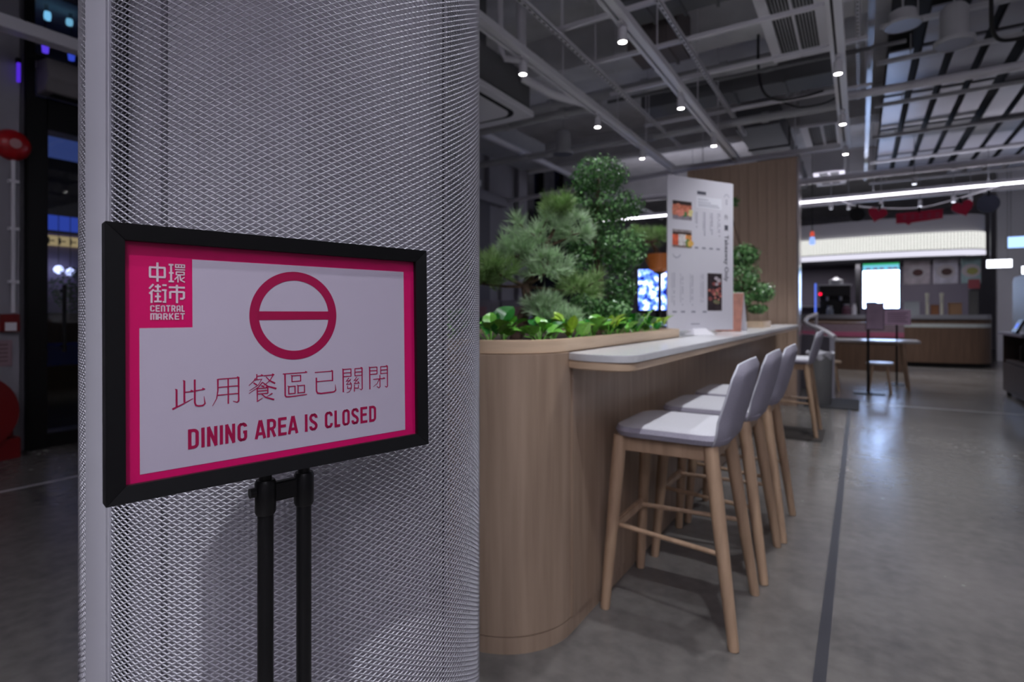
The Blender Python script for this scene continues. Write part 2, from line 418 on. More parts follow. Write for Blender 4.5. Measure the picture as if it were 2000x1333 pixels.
# headline characters, drawn stroke by stroke (100 x 100 grid)
H_, W_ = 3.4, 5.6
def hh(x0, x1, y, serif=True, dy=1.5):
    s = [([(x0, y), (x1, y + dy)], H_)]
    if serif: s.append(([(x1 - 7, y + dy + 3.6), (x1 + 1, y + dy - 0.5)], 4.2))
    return s
def vv(x, y0, y1, w=W_): return [([(x, y0), (x, y1)], w), ([(x - 4, y0 + 1), (x + 1.5, y0 - 2)], 3)]
def sw(pts, w0, w1=None): return [(pts, w0, w1)]
GATE = vv(9, 93, 3) + hh(9, 42, 91, False, 0) + sw([(42, 92), (42, 61)], 4.2) + hh(10, 42, 77, False, 0) + hh(10, 42, 63, False, 0) + \
    hh(58, 91, 91, True, 0) + sw([(59, 92), (59, 61)], 4.2) + hh(59, 90, 77, False, 0) + hh(59, 90, 63, False, 0) + sw([(90, 93), (90, 9), (86, 5), (78, 10)], W_, 2.5)
GL = {
 '此': vv(15, 68, 12) + vv(37, 94, 24) + hh(37, 62, 56) + sw([(3, 6), (30, 18), (62, 34)], 6, 2) + sw([(67, 95), (67, 20), (70, 11), (78, 8), (90, 8), (96, 13)], W_, 4.5) + sw([(97, 12), (94, 38)], 5, 1.2) + hh(67, 96, 58, True, 3),
 '用': sw([(21, 91), (21, 52), (17, 26), (4, 3)], W_, 1.6) + hh(21, 88, 90, True, 0) + sw([(86, 91), (86, 12), (81, 7), (68, 12)], W_, 2.5) + vv(53, 90, 5, 4.6) + hh(21, 86, 63, False, 0) + hh(20, 86, 37, False, 0),
 '餐': sw([(31, 98), (31, 80)], 4.2) + hh(31, 52, 90, True, 1) + sw([(27, 84), (20, 74), (4, 60)], 4, 1.6) + sw([(24, 78), (48, 79), (36, 60), (6, 42)], 3, 1.6) + sw([(20, 68), (31, 60)], 4.5, 4.5) + hh(54, 90, 90, True, 1) + sw([(87, 91), (76, 72), (54, 56)], 4, 1.6) + sw([(62, 86), (74, 72), (94, 60)], 3, 5.5)
   + sw([(50, 68), (36, 52), (4, 33)], 4, 1.6) + sw([(50, 68), (68, 52), (98, 41)], 3, 6) + sw([(46, 56), (56, 51)], 4.5) + hh(32, 68, 47, True, 0) + sw([(68, 48), (68, 27)], 4.4) + hh(32, 68, 38, False, 0) + hh(32, 68, 28, False, 0) + sw([(32, 48), (32, 3), (50, 13)], 4.6, 2) + sw([(84, 26), (64, 16)], 4, 1.6) + sw([(46, 28), (60, 14), (90, 3)], 3, 5.5),
 '區': hh(6, 95, 91, True, 0) + sw([(14, 92), (14, 13), (18, 8), (34, 7), (95, 9)], W_, 3.6) + vv(39, 84, 60, 4.2) + hh(39, 72, 82, False, 0) + sw([(71, 83), (71, 60)], 4.2) + hh(39, 72, 61, False, 0) + vv(27, 46, 16, 4.2) + hh(27, 50, 44, False, 0) + sw([(50, 45), (50, 16)], 4.2) + hh(27, 50, 18, False, 0) + vv(61, 46, 16, 4.2) + hh(61, 86, 44, False, 0) + sw([(85, 45), (85, 16)], 4.2) + hh(61, 86, 18, False, 0),
 '已': hh(10, 82, 88, True, 0) + sw([(80, 89), (80, 50)], W_) + hh(16, 80, 53, False, 0) + sw([(16, 68), (16, 18), (20, 10), (34, 7), (84, 8), (93, 13)], W_, 5) + sw([(93, 12), (91, 36)], 5.5, 1.4),
 '關': GATE + sw([(33, 57), (22, 45), (40, 46)], 3.2, 3.2) + sw([(41, 52), (22, 32), (42, 33)], 3.2, 3.2) + sw([(38, 40), (44, 30)], 3.6) + sw([(66, 57), (55, 45), (72, 46)], 3.2) + sw([(74, 52), (55, 32), (74, 33)], 3.2) + sw([(71, 40), (78, 30)], 3.6)
   + sw([(43, 28), (43, 16), (36, 4), (22, -1)], 4, 1.6) + sw([(27, 26), (27, 16), (43, 16)], 3.4) + sw([(56, 28), (56, 1)], 4) + sw([(73, 26), (73, 13), (56, 15)], 3.4),
 '閉': GATE + hh(24, 78, 42, True, 0) + sw([(55, 57), (55, 10), (50, 6), (40, 12)], 4.6, 2.4) + sw([(52, 41), (42, 24), (24, 12)], 4, 1.6),
}
fl = FL(0.0005); cs = 0.405
for k, ch in enumerate('此用餐區已關閉'):
    x0 = 70 + k * 46.6; fl.z = 0.0005
    for j_, st in enumerate(GL[ch]):
        pts, w0 = st[0], st[1]; w1_ = st[2] if len(st) > 2 and st[2] else w0
        fl.z = 0.0005 + 0.00001 * j_
        fl.stroke([((x0 + p[0] * cs) * mm, (104 + p[1] * cs) * mm) for p in pts], w0 * cs * mm, w1_ * cs * mm)
fl.build('headline_characters', M_magink, poster, kind='stuff')
# condensed capitals, one stroke width
def cap_glyph(ch, w=12.5, h=26.0):
    r = 4.2; x0, x1 = 2.2, w - 2.2; y0, y1 = 2.0, h - 2.0
    def A(cx, cy, a0, a1, rr=r): return arc(cx, cy, rr, a0, a1, 6)
    if ch == 'D': return [[(x0, 0), (x0, h)], [(x0, y1)] + A(x1 - r, y1 - r, 90, 0) + A(x1 - r, y0 + r, 0, -90) + [(x0, y0)]]
    if ch == 'I': return [[(2.2, 0), (2.2, h)]]
    if ch == 'N': return [[(x0, 0), (x0, h)], [(x1, 0), (x1, h)], [(x0 - 0.4, h), (x1 + 0.4, 0)]]
    if ch == 'G': return [A(x1 - r, y1 - r, 0, 90) [0:] + A(x0 + r, y1 - r, 90, 180) + A(x0 + r, y0 + r, 180, 270) + A(x1 - r, y0 + r, 270, 360) + [(x1, 12.6), (7.2, 12.6)]]
    if ch == 'A': return [[(0.6, 0), (w / 2 - 0.4, h)], [(w - 0.6, 0), (w / 2 + 0.4, h)], [(2.6, 7), (w - 2.6, 7)]]
    if ch == 'R': return [[(x0, 0), (x0, h)], [(x0, y1)] + A(x1 - r, y1 - r, 90, 0) + A(x1 - r, 12 + r, 0, -90) + [(x0, 12)], [(6.6, 12), (x1 + 0.4, 0)]]
    if ch == 'E': return [[(x0, 0), (x0, h)], [(x0, y1), (w - 0.6, y1)], [(x0, 13.4), (w - 1.6, 13.4)], [(x0, y0), (w - 0.6, y0)]]
    if ch == 'S': return [[(x1, 19)] + A(x1 - r, y1 - r, 0, 90) + A(x0 + r, y1 - r, 90, 180) + [(x0, 18), (x0 + 1.6, 15), (x1 - 1.6, 11), (x1, 8)] + A(x1 - r, y0 + r, 0, -90) + A(x0 + r, y0 + r, -90, -180) + [(x0, 7)]]
    if ch == 'C': return [[(x1, 18.5)] + A(x1 - r, y1 - r, 0, 90) + A(x0 + r, y1 - r, 90, 180) + A(x0 + r, y0 + r, 180, 270) + A(x1 - r, y0 + r, 270, 360) + [(x1, 7.5)]]
    if ch == 'L': return [[(x0, 0), (x0, h)], [(x0, y0), (w - 0.8, y0)]]
    if ch == 'O': return [A(x1 - r, y1 - r, 0, 90) + A(x0 + r, y1 - r, 90, 180) + A(x0 + r, y0 + r, 180, 270) + A(x1 - r, y0 + r, 270, 360) + [(x1, h / 2), (x1, y1 - r)]]
    if ch == 'T': return [[(w / 2, 0), (w / 2, h)], [(0.4, y1), (w - 0.4, y1)]]
    if ch == 'M': return [[(x0, 0), (x0, h)], [(x1 + 2.4, 0), (x1 + 2.4, h)], [(x0, y1), (x1 + 2.4, y1)], [((x0 + x1 + 2.4) / 2, 0), ((x0 + x1 + 2.4) / 2, h)]]
    if ch == 'n': return [[(x0, 0), (x0, y1 - r)] + A(x0 + r, y1 - r, 180, 90) + A(x1 - r, y1 - r, 90, 0) + [(x1, 0)]]
    if ch == 'a': return [[(x0, 0), (x0, y1 - r)] + A(x0 + r, y1 - r, 180, 90) + A(x1 - r, y1 - r, 90, 0) + [(x1, 0)], [(x0, 9), (x1, 9)]]
    if ch == 'K': return [[(x0, 0), (x0, h)], [(x0 + 1, 12), (x1 + 0.6, h)], [(x0 + 2, 14), (x1 + 0.8, 0)]]
    return []
ADV = {'I': 6.4, ' ': 8.2, 'L': 12.2, 'M': 17.0, 'A': 14.2}
def caps(fl, body, u0, u1, v, h, wt, weight_h=26.0):
    tot = sum(ADV.get(c, 14.6) for c in body) - 2.1; sx = (u1 - u0) / tot; sy = h / 26.0; x = 0; zb = fl.z
    for c in body:
        for j_, st in enumerate(cap_glyph(c, ADV.get(c, 14.6) - 2.1)):
            fl.z = zb + 0.00001 * j_
            P = [(u0 + (x + p[0]) * sx, v + p[1] * sy) for p in st]
            fl.stroke(P, wt)
        x += ADV.get(c, 14.6)
    fl.z = zb
fl = FL(0.0005); caps(fl, 'DINING AREA IS CLOSED', 88.6 * mm, 364.5 * mm, 52 * mm, 26 * mm, 4.1 * mm)
fl.build('closed_lettering', M_magink, poster, kind='stuff')
# logo block: four characters in a heavy geometric hand, two lines of small capitals
fl = FL(0.0005)
LG = {
 '中': [[(6, 24), (94, 24)], [(6, 72), (94, 72)], [(10, 24), (10, 72)], [(90, 24), (90, 72)], [(50, 0), (50, 98)]],
 '環': [[(0, 92), (30, 92)], [(2, 50), (30, 50)], [(0, 6), (32, 6)], [(15, 92), (15, 6)], [(40, 94), (98, 94)], [(40, 80), (98, 80)], [(42, 96), (42, 78)], [(96, 96), (96, 78)], [(60, 94), (60, 80)], [(78, 94), (78, 80)], [(38, 68), (100, 68)], [(44, 56), (96, 56)], [(44, 42), (96, 42)], [(46, 57), (46, 40)], [(94, 57), (94, 40)], [(64, 42), (36, 16)], [(56, 30), (56, 2)], [(68, 40), (72, 14), (98, 4)], [(96, 30), (76, 18)]],
 '街': [[(26, 98), (4, 74)], [(28, 70), (4, 48)], [(16, 58), (16, 0)], [(34, 86), (66, 86)], [(50, 98), (50, 62)], [(30, 62), (68, 62)], [(34, 34), (66, 34)], [(50, 54), (50, 8)], [(30, 8), (70, 8)], [(74, 94), (98, 94)], [(72, 68), (98, 68)], [(90, 68), (90, 6), (76, 6)]],
 '市': [[(2, 84), (98, 84)], [(50, 98), (50, 0)], [(10, 60), (92, 60)], [(10, 62), (10, 24)], [(92, 62), (92, 30), (84, 24), (68, 24)]],
}
for ch, u0, v0, w_, h_ in (('中', 45.4, 260, 20, 34), ('環', 67.5, 260, 19, 34), ('街', 45.8, 242, 20.4, 16), ('市', 67.8, 242, 18.5, 16)):
    v0, h_ = (262.0, 32.0) if v0 == 260 else (241.5 + 0.0, 0)
    LGbox = {'中': (45.4, 269.5, 20.2, 25.0), '環': (67.8, 269.0, 18.8, 25.0), '街': (45.8, 242.6, 20.2, 24.2), '市': (67.6, 242.6, 19.0, 24.2)}[ch]
    for j_, st in enumerate(LG[ch]):
        fl.z = 0.0005 + 0.00001 * j_
        wt = 2.5 if ch in '中市' else (1.5 if ch == '環' and j_ > 3 else 2.2)
        fl.stroke([((LGbox[0] + p[0] / 100 * LGbox[2]) * mm, (LGbox[1] + p[1] / 100 * LGbox[3]) * mm) for p in st], wt * mm)
fl.z = 0.0005
caps(fl, 'CEnTRaL', 47.4 * mm, 86.2 * mm, 231.6 * mm, 8.2 * mm, 1.55 * mm)
caps(fl, 'MaRKET', 47.4 * mm, 86.2 * mm, 221.4 * mm, 8.2 * mm, 1.55 * mm)
fl.build('logo', M_logo, poster, kind='stuff')
# two poles, collars, clamp, base
def pole_at(u): p = PP(u, 0.0, -0.020); return Vector((p.x, p.y, 0))
p1, p2 = pole_at(0.193), pole_at(0.250)
for p in (p1, p2):
    MB().cyl(p + Vector((0, 0, 0.012)), p + Vector((0, 0, 0.935)), 0.0110, n=20).build('pole', M_black, sg)
    MB().cyl(p + Vector((0, 0, 0.90)), p + Vector((0, 0, 1.18)), 0.0088, n=20).build('inner_tube', M_black, sg)
    MB().lathe([(0.0125, 0), (0.0145, 0.004), (0.0145, 0.046), (0.0125, 0.050)], (p.x, p.y, 0.908), 20).build('collar', M_black, sg)
mid = (p1 + p2) / 2; a = math.atan2(U.y, U.x)
MB().obox(mid + Vector((0, 0, 0.938)), (0.046, 0.012, 0.028), Matrix.Rotation(a, 3, 'Z')).build('clamp_bar', M_black, sg, bevel=0.002)
k_ = p1 - U * 0.014 + Vector((0, 0, 0.942)); MB().cyl(k_, k_ - U * 0.008, 0.007, n=12).build('clamp_knob', M_black, sg)
MB().lathe([(0.0, 0.0), (0.17, 0), (0.17, 0.006), (0.15, 0.012), (0.0, 0.014)], (mid.x + 0.02, mid.y - 0.0, 0), 40, cap=False).build('base', M_black, sg)

# ------------------------------------------------------------------ bar with planter
bar = thing('planter_bar', 'long oak veneered bar with built-in planter and rounded end', 'bar', (-1.45, 4.7, 0))
X0, X1, Y0, Y1 = -2.1, -0.918, 1.61, 7.85
def outl(d, y1=Y1): # footprint, rounded front corners
    return [(X1 - d, y1)] + [(X0 + d, y1)] + arc(X0 + 0.28, Y0 + 0.28, 0.28 - d, 180, 270, 14) + arc(X1 - 0.28, Y0 + 0.28, 0.28 - d, 270, 360, 14)
front_line = outl(0)[1:] + [outl(0)[0]]
MB().wall(front_line, 0.025, 0.062, 1.052).build('body_panel', M_oak, bar)
MB().wall([(X1 - 0.0, 1.89), (X1 - 0.0, Y1)], -0.006, 0.062, 1.0).build('front_panel', M_oak, bar)
MB().wall(front_line, 0.025, 0.0, 0.058).build('plinth', M_oak, bar)
rl = [(-0.912, 3.42)] + [(-0.912, 3.42)]
rim_out = [(X0 + 0.02, 3.5)] + arc(X0 + 0.28, Y0 + 0.28, 0.262, 180, 270, 14) + arc(X1 - 0.28, Y0 + 0.28, 0.262, 270, 360, 14) + [(-0.936, 3.42)] + arc(-1.016, 3.42, 0.08, 0, 90, 5)
MB().wall(rim_out, 0.03, 1.054, 1.102, closed=True).build('planter_rim', M_oak_h, bar, bevel=0.002)
soil_o = [(X0 + 0.05, 3.47)] + arc(X0 + 0.28, Y0 + 0.28, 0.235, 180, 270, 10) + arc(X1 - 0.28, Y0 + 0.28, 0.235, 270, 360, 10) + [(-0.97, 3.47)]
MB().prism(soil_o, 0.95, 1.07).build('soil', M_soil, bar)
ct_o = [(-0.934, 1.885), (-0.88, 1.845), (-0.82, 1.825)] + [(-0.76, 1.82)] + arc(-0.74, 1.90, 0.08, -90, 0, 8) + [(-0.66, Y1), (X0 + 0.02, Y1), (X0 + 0.02, 3.52), (-0.934, 3.52)]
MB().prism(ct_o, 1.026, 1.052).build('counter_top', M_top, bar, bevel=0.002)
MB().prism([(p[0] - (0.006 if p[0] > -0.8 else 0), p[1]) for p in ct_o], 0.995, 1.025).build('counter_edge', M_oak_h, bar, bevel=0.004)

# second small planter tray further along the counter
tray = thing('planter_tray', 'low oak planter tray at the far end of the counter', 'planter', (-0.95, 6.15, 1.053))
MB().wall(rrect(-1.35, -0.80, 5.9, 6.5, 0.05)[::1], 0.02, 1.053, 1.115, closed=True).build('tray_wall', M_oak_h, tray, bevel=0.002)
MB().prism(rrect(-1.33, -0.82, 5.92, 6.48, 0.04), 1.054, 1.09).build('soil', M_soil, tray)

# tall timber screen
scr = thing('timber_screen', 'tall oak slatted screen wall standing behind the bar', 'screen', (-1.4, 8.2, 0))
MB().box(-2.08, -0.69, 8.03, 8.33, 0, 3.21).build('screen_core', M_oak_dark, scr)
nb = 12
bw = 1.39 / nb
brd = None
for k in range(nb):
    if brd is None:
        brd = MB().box(0.002, bw - 0.002, -0.016, 0, 0, 3.21).build('board', M_oak_dark, scr, world=False, bevel=0.0015)
        brd.location = (-2.08 + 1.4, -0.17, 0)
    else:
        o = brd.copy(); COL.objects.link(o); o.location = (-2.08 + 1.4 + k * bw, -0.17, 0)
MB().box(-0.69, -0.665, 8.012, 8.34, 0, 3.23).build('end_trim', mat('brushed metal edge', (170, 160, 160), 0.22, metal=0.6), scr)

# ------------------------------------------------------------------ plants
def pt(*a): return Vector(a)
def tuft(mb, c, d, L, n, w=0.0016, r=rnd):
    d = d.normalized(); a = Vector((0, 0, 1)) if abs(d.z) < 0.9 else Vector((1, 0, 0)); u = d.cross(a).normalized(); q = d.cross(u)
    vs = []; fs = []
    for i in range(n):
        th = r.uniform(0, 2 * PI); sp = r.uniform(0.1, 1.35)
        v = (d * math.cos(sp) + (u * math.cos(th) + q * math.sin(th)) * math.sin(sp)).normalized()
        s = c + d * r.uniform(-0.025, 0.01); l = L * r.uniform(0.75, 1.15)
        side = v.cross(Vector((r.uniform(-1, 1), r.uniform(-1, 1), r.uniform(-1, 1)))).normalized() * w
        b = len(vs); tip = s + v * l + Vector((0, 0, 0.004))
        vs += [s - side, s + side, s + v * l * 0.6 + side * 0.8, tip, s + v * l * 0.6 - side * 0.8]; fs.append((b, b + 1, b + 2, b + 3, b + 4))
    mb.add(vs, fs)

def pine(name, label, base, trunk, tr, pads, scale=1.0, mats=(M_needle, M_needle_d), seed=1, L=0.062, dens=1.0):
    r = random.Random(seed)
    t = thing(name, label, 'tree', base)
    MB().tube(trunk, tr, 9).build('trunk', M_bark, t)
    br = MB()
    for k, (c, rx, rz) in enumerate(pads):
        c = Vector(c); near = min(trunk, key=lambda p: (Vector(p) - c).length + (0.2 if Vector(p).z > c.z else 0)); near = Vector(near)
        midp = (near + c) / 2 + Vector((0, 0, -0.015))
        br.tube([near, midp, c - Vector((0, 0, rz * 0.4))], [0.010 * scale, 0.007 * scale, 0.004 * scale], 6)
        mb = MB(); n = int(24 * dens)
        for i in range(n):
            th = r.uniform(0, 2 * PI); q = math.sqrt(r.random()); zz = r.uniform(-0.8, 1.1)
            p = c + Vector((rx * q * math.cos(th), rx * q * math.sin(th), rz * zz * math.sqrt(max(0.05, 1 - q * q * 0.8))))
            d = Vector((math.cos(th) * q * 0.9, math.sin(th) * q * 0.9, 0.55 + 0.5 * zz))
            tuft(mb, p, d, L * scale * r.uniform(.9, 1.35), 40, 0.0021 * scale, r)
            if i % 4 == 0: br.tube([c - Vector((0, 0, rz * 0.4)), p - d * 0.01], [0.004 * scale, 0.002 * scale], 4)
        mb.build('needle_pad', mats[0] if k % 3 else mats[1], t, smooth=False, kind='stuff')
    br.build('branches', M_bark, t, kind='stuff')
    return t

def cloud(mb, c, rx, ry, rz, n, size, r):
    vs = []; fs = []
    for i in range(n):
        v = Vector((r.gauss(0, 1), r.gauss(0, 1), r.gauss(0, 1))).normalized(); rad = r.uniform(0.45, 1.06) ** 0.6
        bump = 1 + 0.16 * math.sin(v.x * 9 + c[0] * 40) * math.sin(v.y * 8 + 2) * math.sin(v.z * 7)
        p = Vector(c) + Vector((v.x * rx, v.y * ry, v.z * rz)) * rad * bump
        nrm = (v + Vector((r.uniform(-.8, .8), r.uniform(-.8, .8), r.uniform(-.3, .9)))).normalized()
        a = nrm.cross(Vector((r.uniform(-1, 1), r.uniform(-1, 1), r.uniform(-1, 1)))).normalized(); b_ = nrm.cross(a); s = size * r.uniform(0.7, 1.25)
        b = len(vs); vs += [p - a * s, p - b_ * s * 0.5 + nrm * s * 0.12, p + a * s, p + b_ * s * 0.5 + nrm * s * 0.12]; fs += [(b, b + 1, b + 2), (b, b + 2, b + 3)]
    mb.add(vs, fs)

def topiary(name, label, base, trunk, tr, pads, seed=3, size=0.011, cat='tree'):
    r = random.Random(seed)
    t = thing(name, label, cat, base)
    MB().tube(trunk, tr, 9).build('trunk', M_bark, t)
    br = MB()
    for k, (c, rx, rz, n) in enumerate(pads):
        cv = Vector(c); near = min(trunk, key=lambda p: (Vector(p) - cv).length)
        br.tube([near, (Vector(near) + cv) / 2 - Vector((0, 0, 0.01)), cv], [0.009, 0.006, 0.004], 6)
        m_ = MB(); cloud(m_, c, rx, rx, rz, n, size, r); m_.build('foliage_pad', M_box, t, smooth=False, kind='stuff')
        m_ = MB(); cloud(m_, (c[0] + rx * 0.12, c[1] - rx * 0.1, c[2] + rz * 0.12), rx, rx, rz, n // 3, size * 1.05, r); m_.build('highlight_leaves', M_box_l, t, smooth=False, kind='stuff')  # paler leaves shifted up and forward; highlights put into the leaf colour
    br.build('branches', M_bark, t, kind='stuff')
    return t

pine('bonsai_pine', 'pale green bonsai pine with spreading needle pads at the near end of the planter', (-1.44, 2.34, 1.07),
     [(-1.44, 2.34, 1.05), (-1.42, 2.34, 1.14), (-1.38, 2.37, 1.24), (-1.41, 2.39, 1.33), (-1.38, 2.43, 1.43), (-1.34, 2.46, 1.53), (-1.29, 2.48, 1.63)], [0.034, 0.03, 0.027, 0.025, 0.02, 0.014, 0.007],
     [((-1.27, 2.49, 1.72), .06, .045), ((-1.36, 2.42, 1.60), .13, .075), ((-1.23, 2.56, 1.62), .09, .06), ((-1.50, 2.27, 1.42), .11, .07), ((-1.44, 2.36, 1.50), .09, .05), ((-1.29, 2.38, 1.42), .11, .065), ((-1.17, 2.53, 1.33), .09, .05), ((-1.28, 2.32, 1.22), .07, .05), ((-1.18, 2.32, 1.16), .09, .05), ((-1.56, 2.24, 1.36), .07, .05)], seed=5)
topiary('cloud_boxwood', 'tall dark green cloud-pruned boxwood standing behind the bonsai pine', (-1.32, 3.06, 1.07),
     [(-1.32, 3.06, 1.05), (-1.30, 3.06, 1.25), (-1.31, 3.08, 1.45), (-1.35, 3.09, 1.65), (-1.33, 3.1, 1.85), (-1.33, 3.11, 1.98)], [0.03, 0.026, 0.024, 0.02, 0.016, 0.01],
     [((-1.33, 3.11, 2.01), .17, .115, 1500), ((-1.25, 3.15, 1.83), .17, .095, 1200), ((-1.45, 3.09, 1.83), .13, .08, 800), ((-1.18, 3.08, 1.56), .15, .13, 1500), ((-1.40, 3.11, 1.62), .14, .11, 1000), ((-1.42, 3.02, 1.46), .12, .10, 800), ((-1.19, 3.08, 1.34), .10, .14, 900), ((-1.30, 3.10, 1.72), .12, .07, 600)], seed=3)
topiary('boxwood_bush', 'small round glossy boxwood bush at the foot of the tall boxwood', (-1.22, 2.78, 1.07),
     [(-1.22, 2.78, 1.05), (-1.22, 2.78, 1.16)], [0.012, 0.008], [((-1.25, 2.76, 1.22), .11, .085, 900), ((-1.12, 2.82, 1.20), .09, .07, 700)], seed=9, size=0.012, cat='shrub')
topiary('loose_bonsai', 'small bonsai with one bright tuft growing beside the timber screen', (-0.98, 6.0, 1.09),
     [(-0.98, 6.0, 1.08), (-0.99, 6.0, 1.25), (-1.0, 6.02, 1.45), (-0.99, 6.03, 1.7), (-1.1, 6.1, 2.1), (-1.15, 6.1, 2.3)], [0.025, 0.022, 0.018, 0.014, 0.01, 0.006],
     [((-1.0, 6.03, 1.78), .15, .11, 900), ((-1.02, 6.02, 1.55), .17, .16, 1100), ((-0.84, 6.07, 1.40), .12, .10, 600), ((-0.88, 6.05, 1.24), .10, .05, 300), ((-1.04, 6.0, 1.35), .14, .10, 500), ((-1.2, 6.1, 2.34), .14, .07, 400)], seed=12, size=0.016)
pine('potted_pine', 'dark olive pine in an orange bowl behind the tall boxwood', (-1.75, 5.45, 1.053),
     [(-1.68, 5.45, 1.70), (-1.70, 5.44, 1.80), (-1.76, 5.43, 1.9)], [0.03, 0.025, 0.012],
     [((-1.80, 5.43, 1.93), .17, .08), ((-1.65, 5.46, 1.96), .14, .06), ((-1.9, 5.42, 1.98), .10, .05)], scale=1.3, mats=(M_needle_d, M_needle_d), seed=8, dens=0.8)
t = bpy.data.objects['potted_pine']
M_orange = mat('orange glaze', (196, 112, 50), 0.4)
MB().lathe([(0.05, 1.60), (0.10, 1.63), (0.135, 1.72), (0.13, 1.78), (0.118, 1.78), (0.11, 1.74), (0.0, 1.73)], (-1.68, 5.45, 0), 24, cap=False).build('bowl', M_orange, t)
MB().lathe([(0.10, 1.053), (0.10, 1.065), (0.016, 1.08), (0.016, 1.58), (0.06, 1.60), (0.0, 1.605)], (-1.68, 5.45, 0), 20, cap=False).build('pedestal', M_blackm, t)

# broad leaved ground cover: each leaf its own part
def leaf_mesh(name, m, pointy=False):
    mb = MB()
    st = [(0, 0.0), (0.08, 0.34), (0.22, 0.46), (0.45, 0.42), (0.7, 0.26), (0.9, 0.09), (1, 0)] if not pointy else [(0, 0.0), (0.1, 0.20), (0.3, 0.30), (0.5, 0.27), (0.75, 0.15), (0.92, 0.05), (1, 0)]
    vs = []
    for x, y in st:
        z = 0.18 * math.sin(x * 2.6) - 0.12 * x
        vs += [(x, -y, z + y * 0.35), (x, 0, z), (x, y, z + y * 0.35)]
    fs = []
    for i in range(len(st) - 1):
        b = i * 3; fs += [(b, b + 1, b + 4, b + 3), (b + 1, b + 2, b + 5, b + 4)]
    mb.add(vs, fs)
    o = mb.build(name, m, smooth=True)
    me = o.data; bpy.data.objects.remove(o)
    return me
LM = [leaf_mesh('leaf', M_leaf), leaf_mesh('leaf', M_leaf_d), leaf_mesh('leaf', M_leaf_y, True)]
PL = []
r = random.Random(21)
spots = [(-1.42, 1.80, 1), (-1.25, 1.84, 1), (-1.30, 2.02, 0), (-1.10, 1.98, 0), (-1.04, 2.14, 2), (-1.03, 2.34, 0), (-1.16, 2.2, 0), (-1.02, 2.5, 2), (-1.04, 2.68, 0), (-1.02, 2.88, 1), (-1.02, 3.06, 0), (-1.03, 3.24, 2), (-1.2, 3.25, 0), (-1.55, 2.0, 1), (-1.5, 2.6, 0), (-1.65, 2.3, 1)]
ordn = ['first', 'second', 'third', 'fourth', 'fifth', 'sixth', 'seventh', 'eighth', 'ninth', 'tenth', 'eleventh', 'twelfth', 'thirteenth', 'fourteenth', 'fifteenth', 'sixteenth']
kindn = ['bright green pothos', 'dark glossy green pothos', 'lime yellow pointed-leaf creeper']
for k, (x, y, kd) in enumerate(spots):
    where = f'{ordn[k]} from the rounded bar end along the planter rim' if k < 13 else ['behind the nearest pine trunk', 'between pine and boxwood', 'at the back edge of the planter behind the pine'][k - 13]
    p = thing('pothos_plant', f'low {kindn[kd]}, {where}', 'plant', (x, y, 1.07), group='ground cover plants in the bar planter')
    st = MB()
    n = 10 if k < 13 else 7
    for i in range(n):
        th = 2 * PI * i / n + r.uniform(-.4, .4); el = r.uniform(0.2, 1.0)
        s0 = Vector((0, 0, 0)); hgt = r.uniform(0.03, 0.085) if kd != 1 else r.uniform(0.03, 0.10); rad = r.uniform(0.02, 0.07)
        s1 = Vector((math.cos(th) * rad, math.sin(th) * rad, hgt))
        st.tube([s0, s1 * 0.6 + Vector((0, 0, hgt * 0.25)), s1], 0.002, 5)
        o = bpy.data.objects.new('leaf', LM[kd if r.random() < 0.75 else (0 if kd else 1)]); COL.objects.link(o); o.parent = p
        sc = r.uniform(0.055, 0.085) * (1.15 if kd == 1 else 1.0); o.scale = (sc, sc, sc)
        o.location = s1; o.rotation_euler = (r.uniform(-.4, .4), -el * (1 if kd != 0 else 0.75), th)
    st.build('stems', M_leaf, p, world=False, kind='stuff')

# ------------------------------------------------------------------ menu board on the counter
La, Ra = Vector((-1.075, 3.655, 1.082)), Vector((-0.762, 4.175, 1.082))
Um = (Ra - La); BW = Um.length; Um.normalize(); Vm = Vector((0, 0, 1)); Nm = Um.cross(Vm)
mn = thing('menu_board', 'tall white takeaway menu board standing on the counter', 'menu', (-0.93, 3.905, 1.052))
ang_m = math.atan2(Um.y, Um.x)
M_board = mat('white foam board', (226, 224, 232), 0.4)
MB().obox(La + Um * BW / 2 + Vm * 0.515 - Nm * 0.004, (BW, 0.008, 1.03), Matrix.Rotation(ang_m, 3, 'Z')).build('board', M_board, mn)
cm_ = La + Um * BW * 0.46
MB().add([tuple(cm_ + Um * a + Nm * b + Vector((0, 0, z))) for a, b, z in ((-.10, -.05, -.033), (.10, -.05, -.033), (.10, .06, -.033), (-.10, .06, -.033), (-.055, -.012, .012), (.055, -.012, .012), (.055, .012, .012), (-.055, .012, .012))], [(0, 3, 2, 1), (4, 5, 6, 7), (0, 1, 5, 4), (1, 2, 6, 5), (2, 3, 7, 6), (3, 0, 4, 7)]).build('stand_foot', M_white, mn, bevel=0.003)
kx = BW / 530
def FM(z): fl = Flat(La, Um, Vm); fl.z = z; return fl
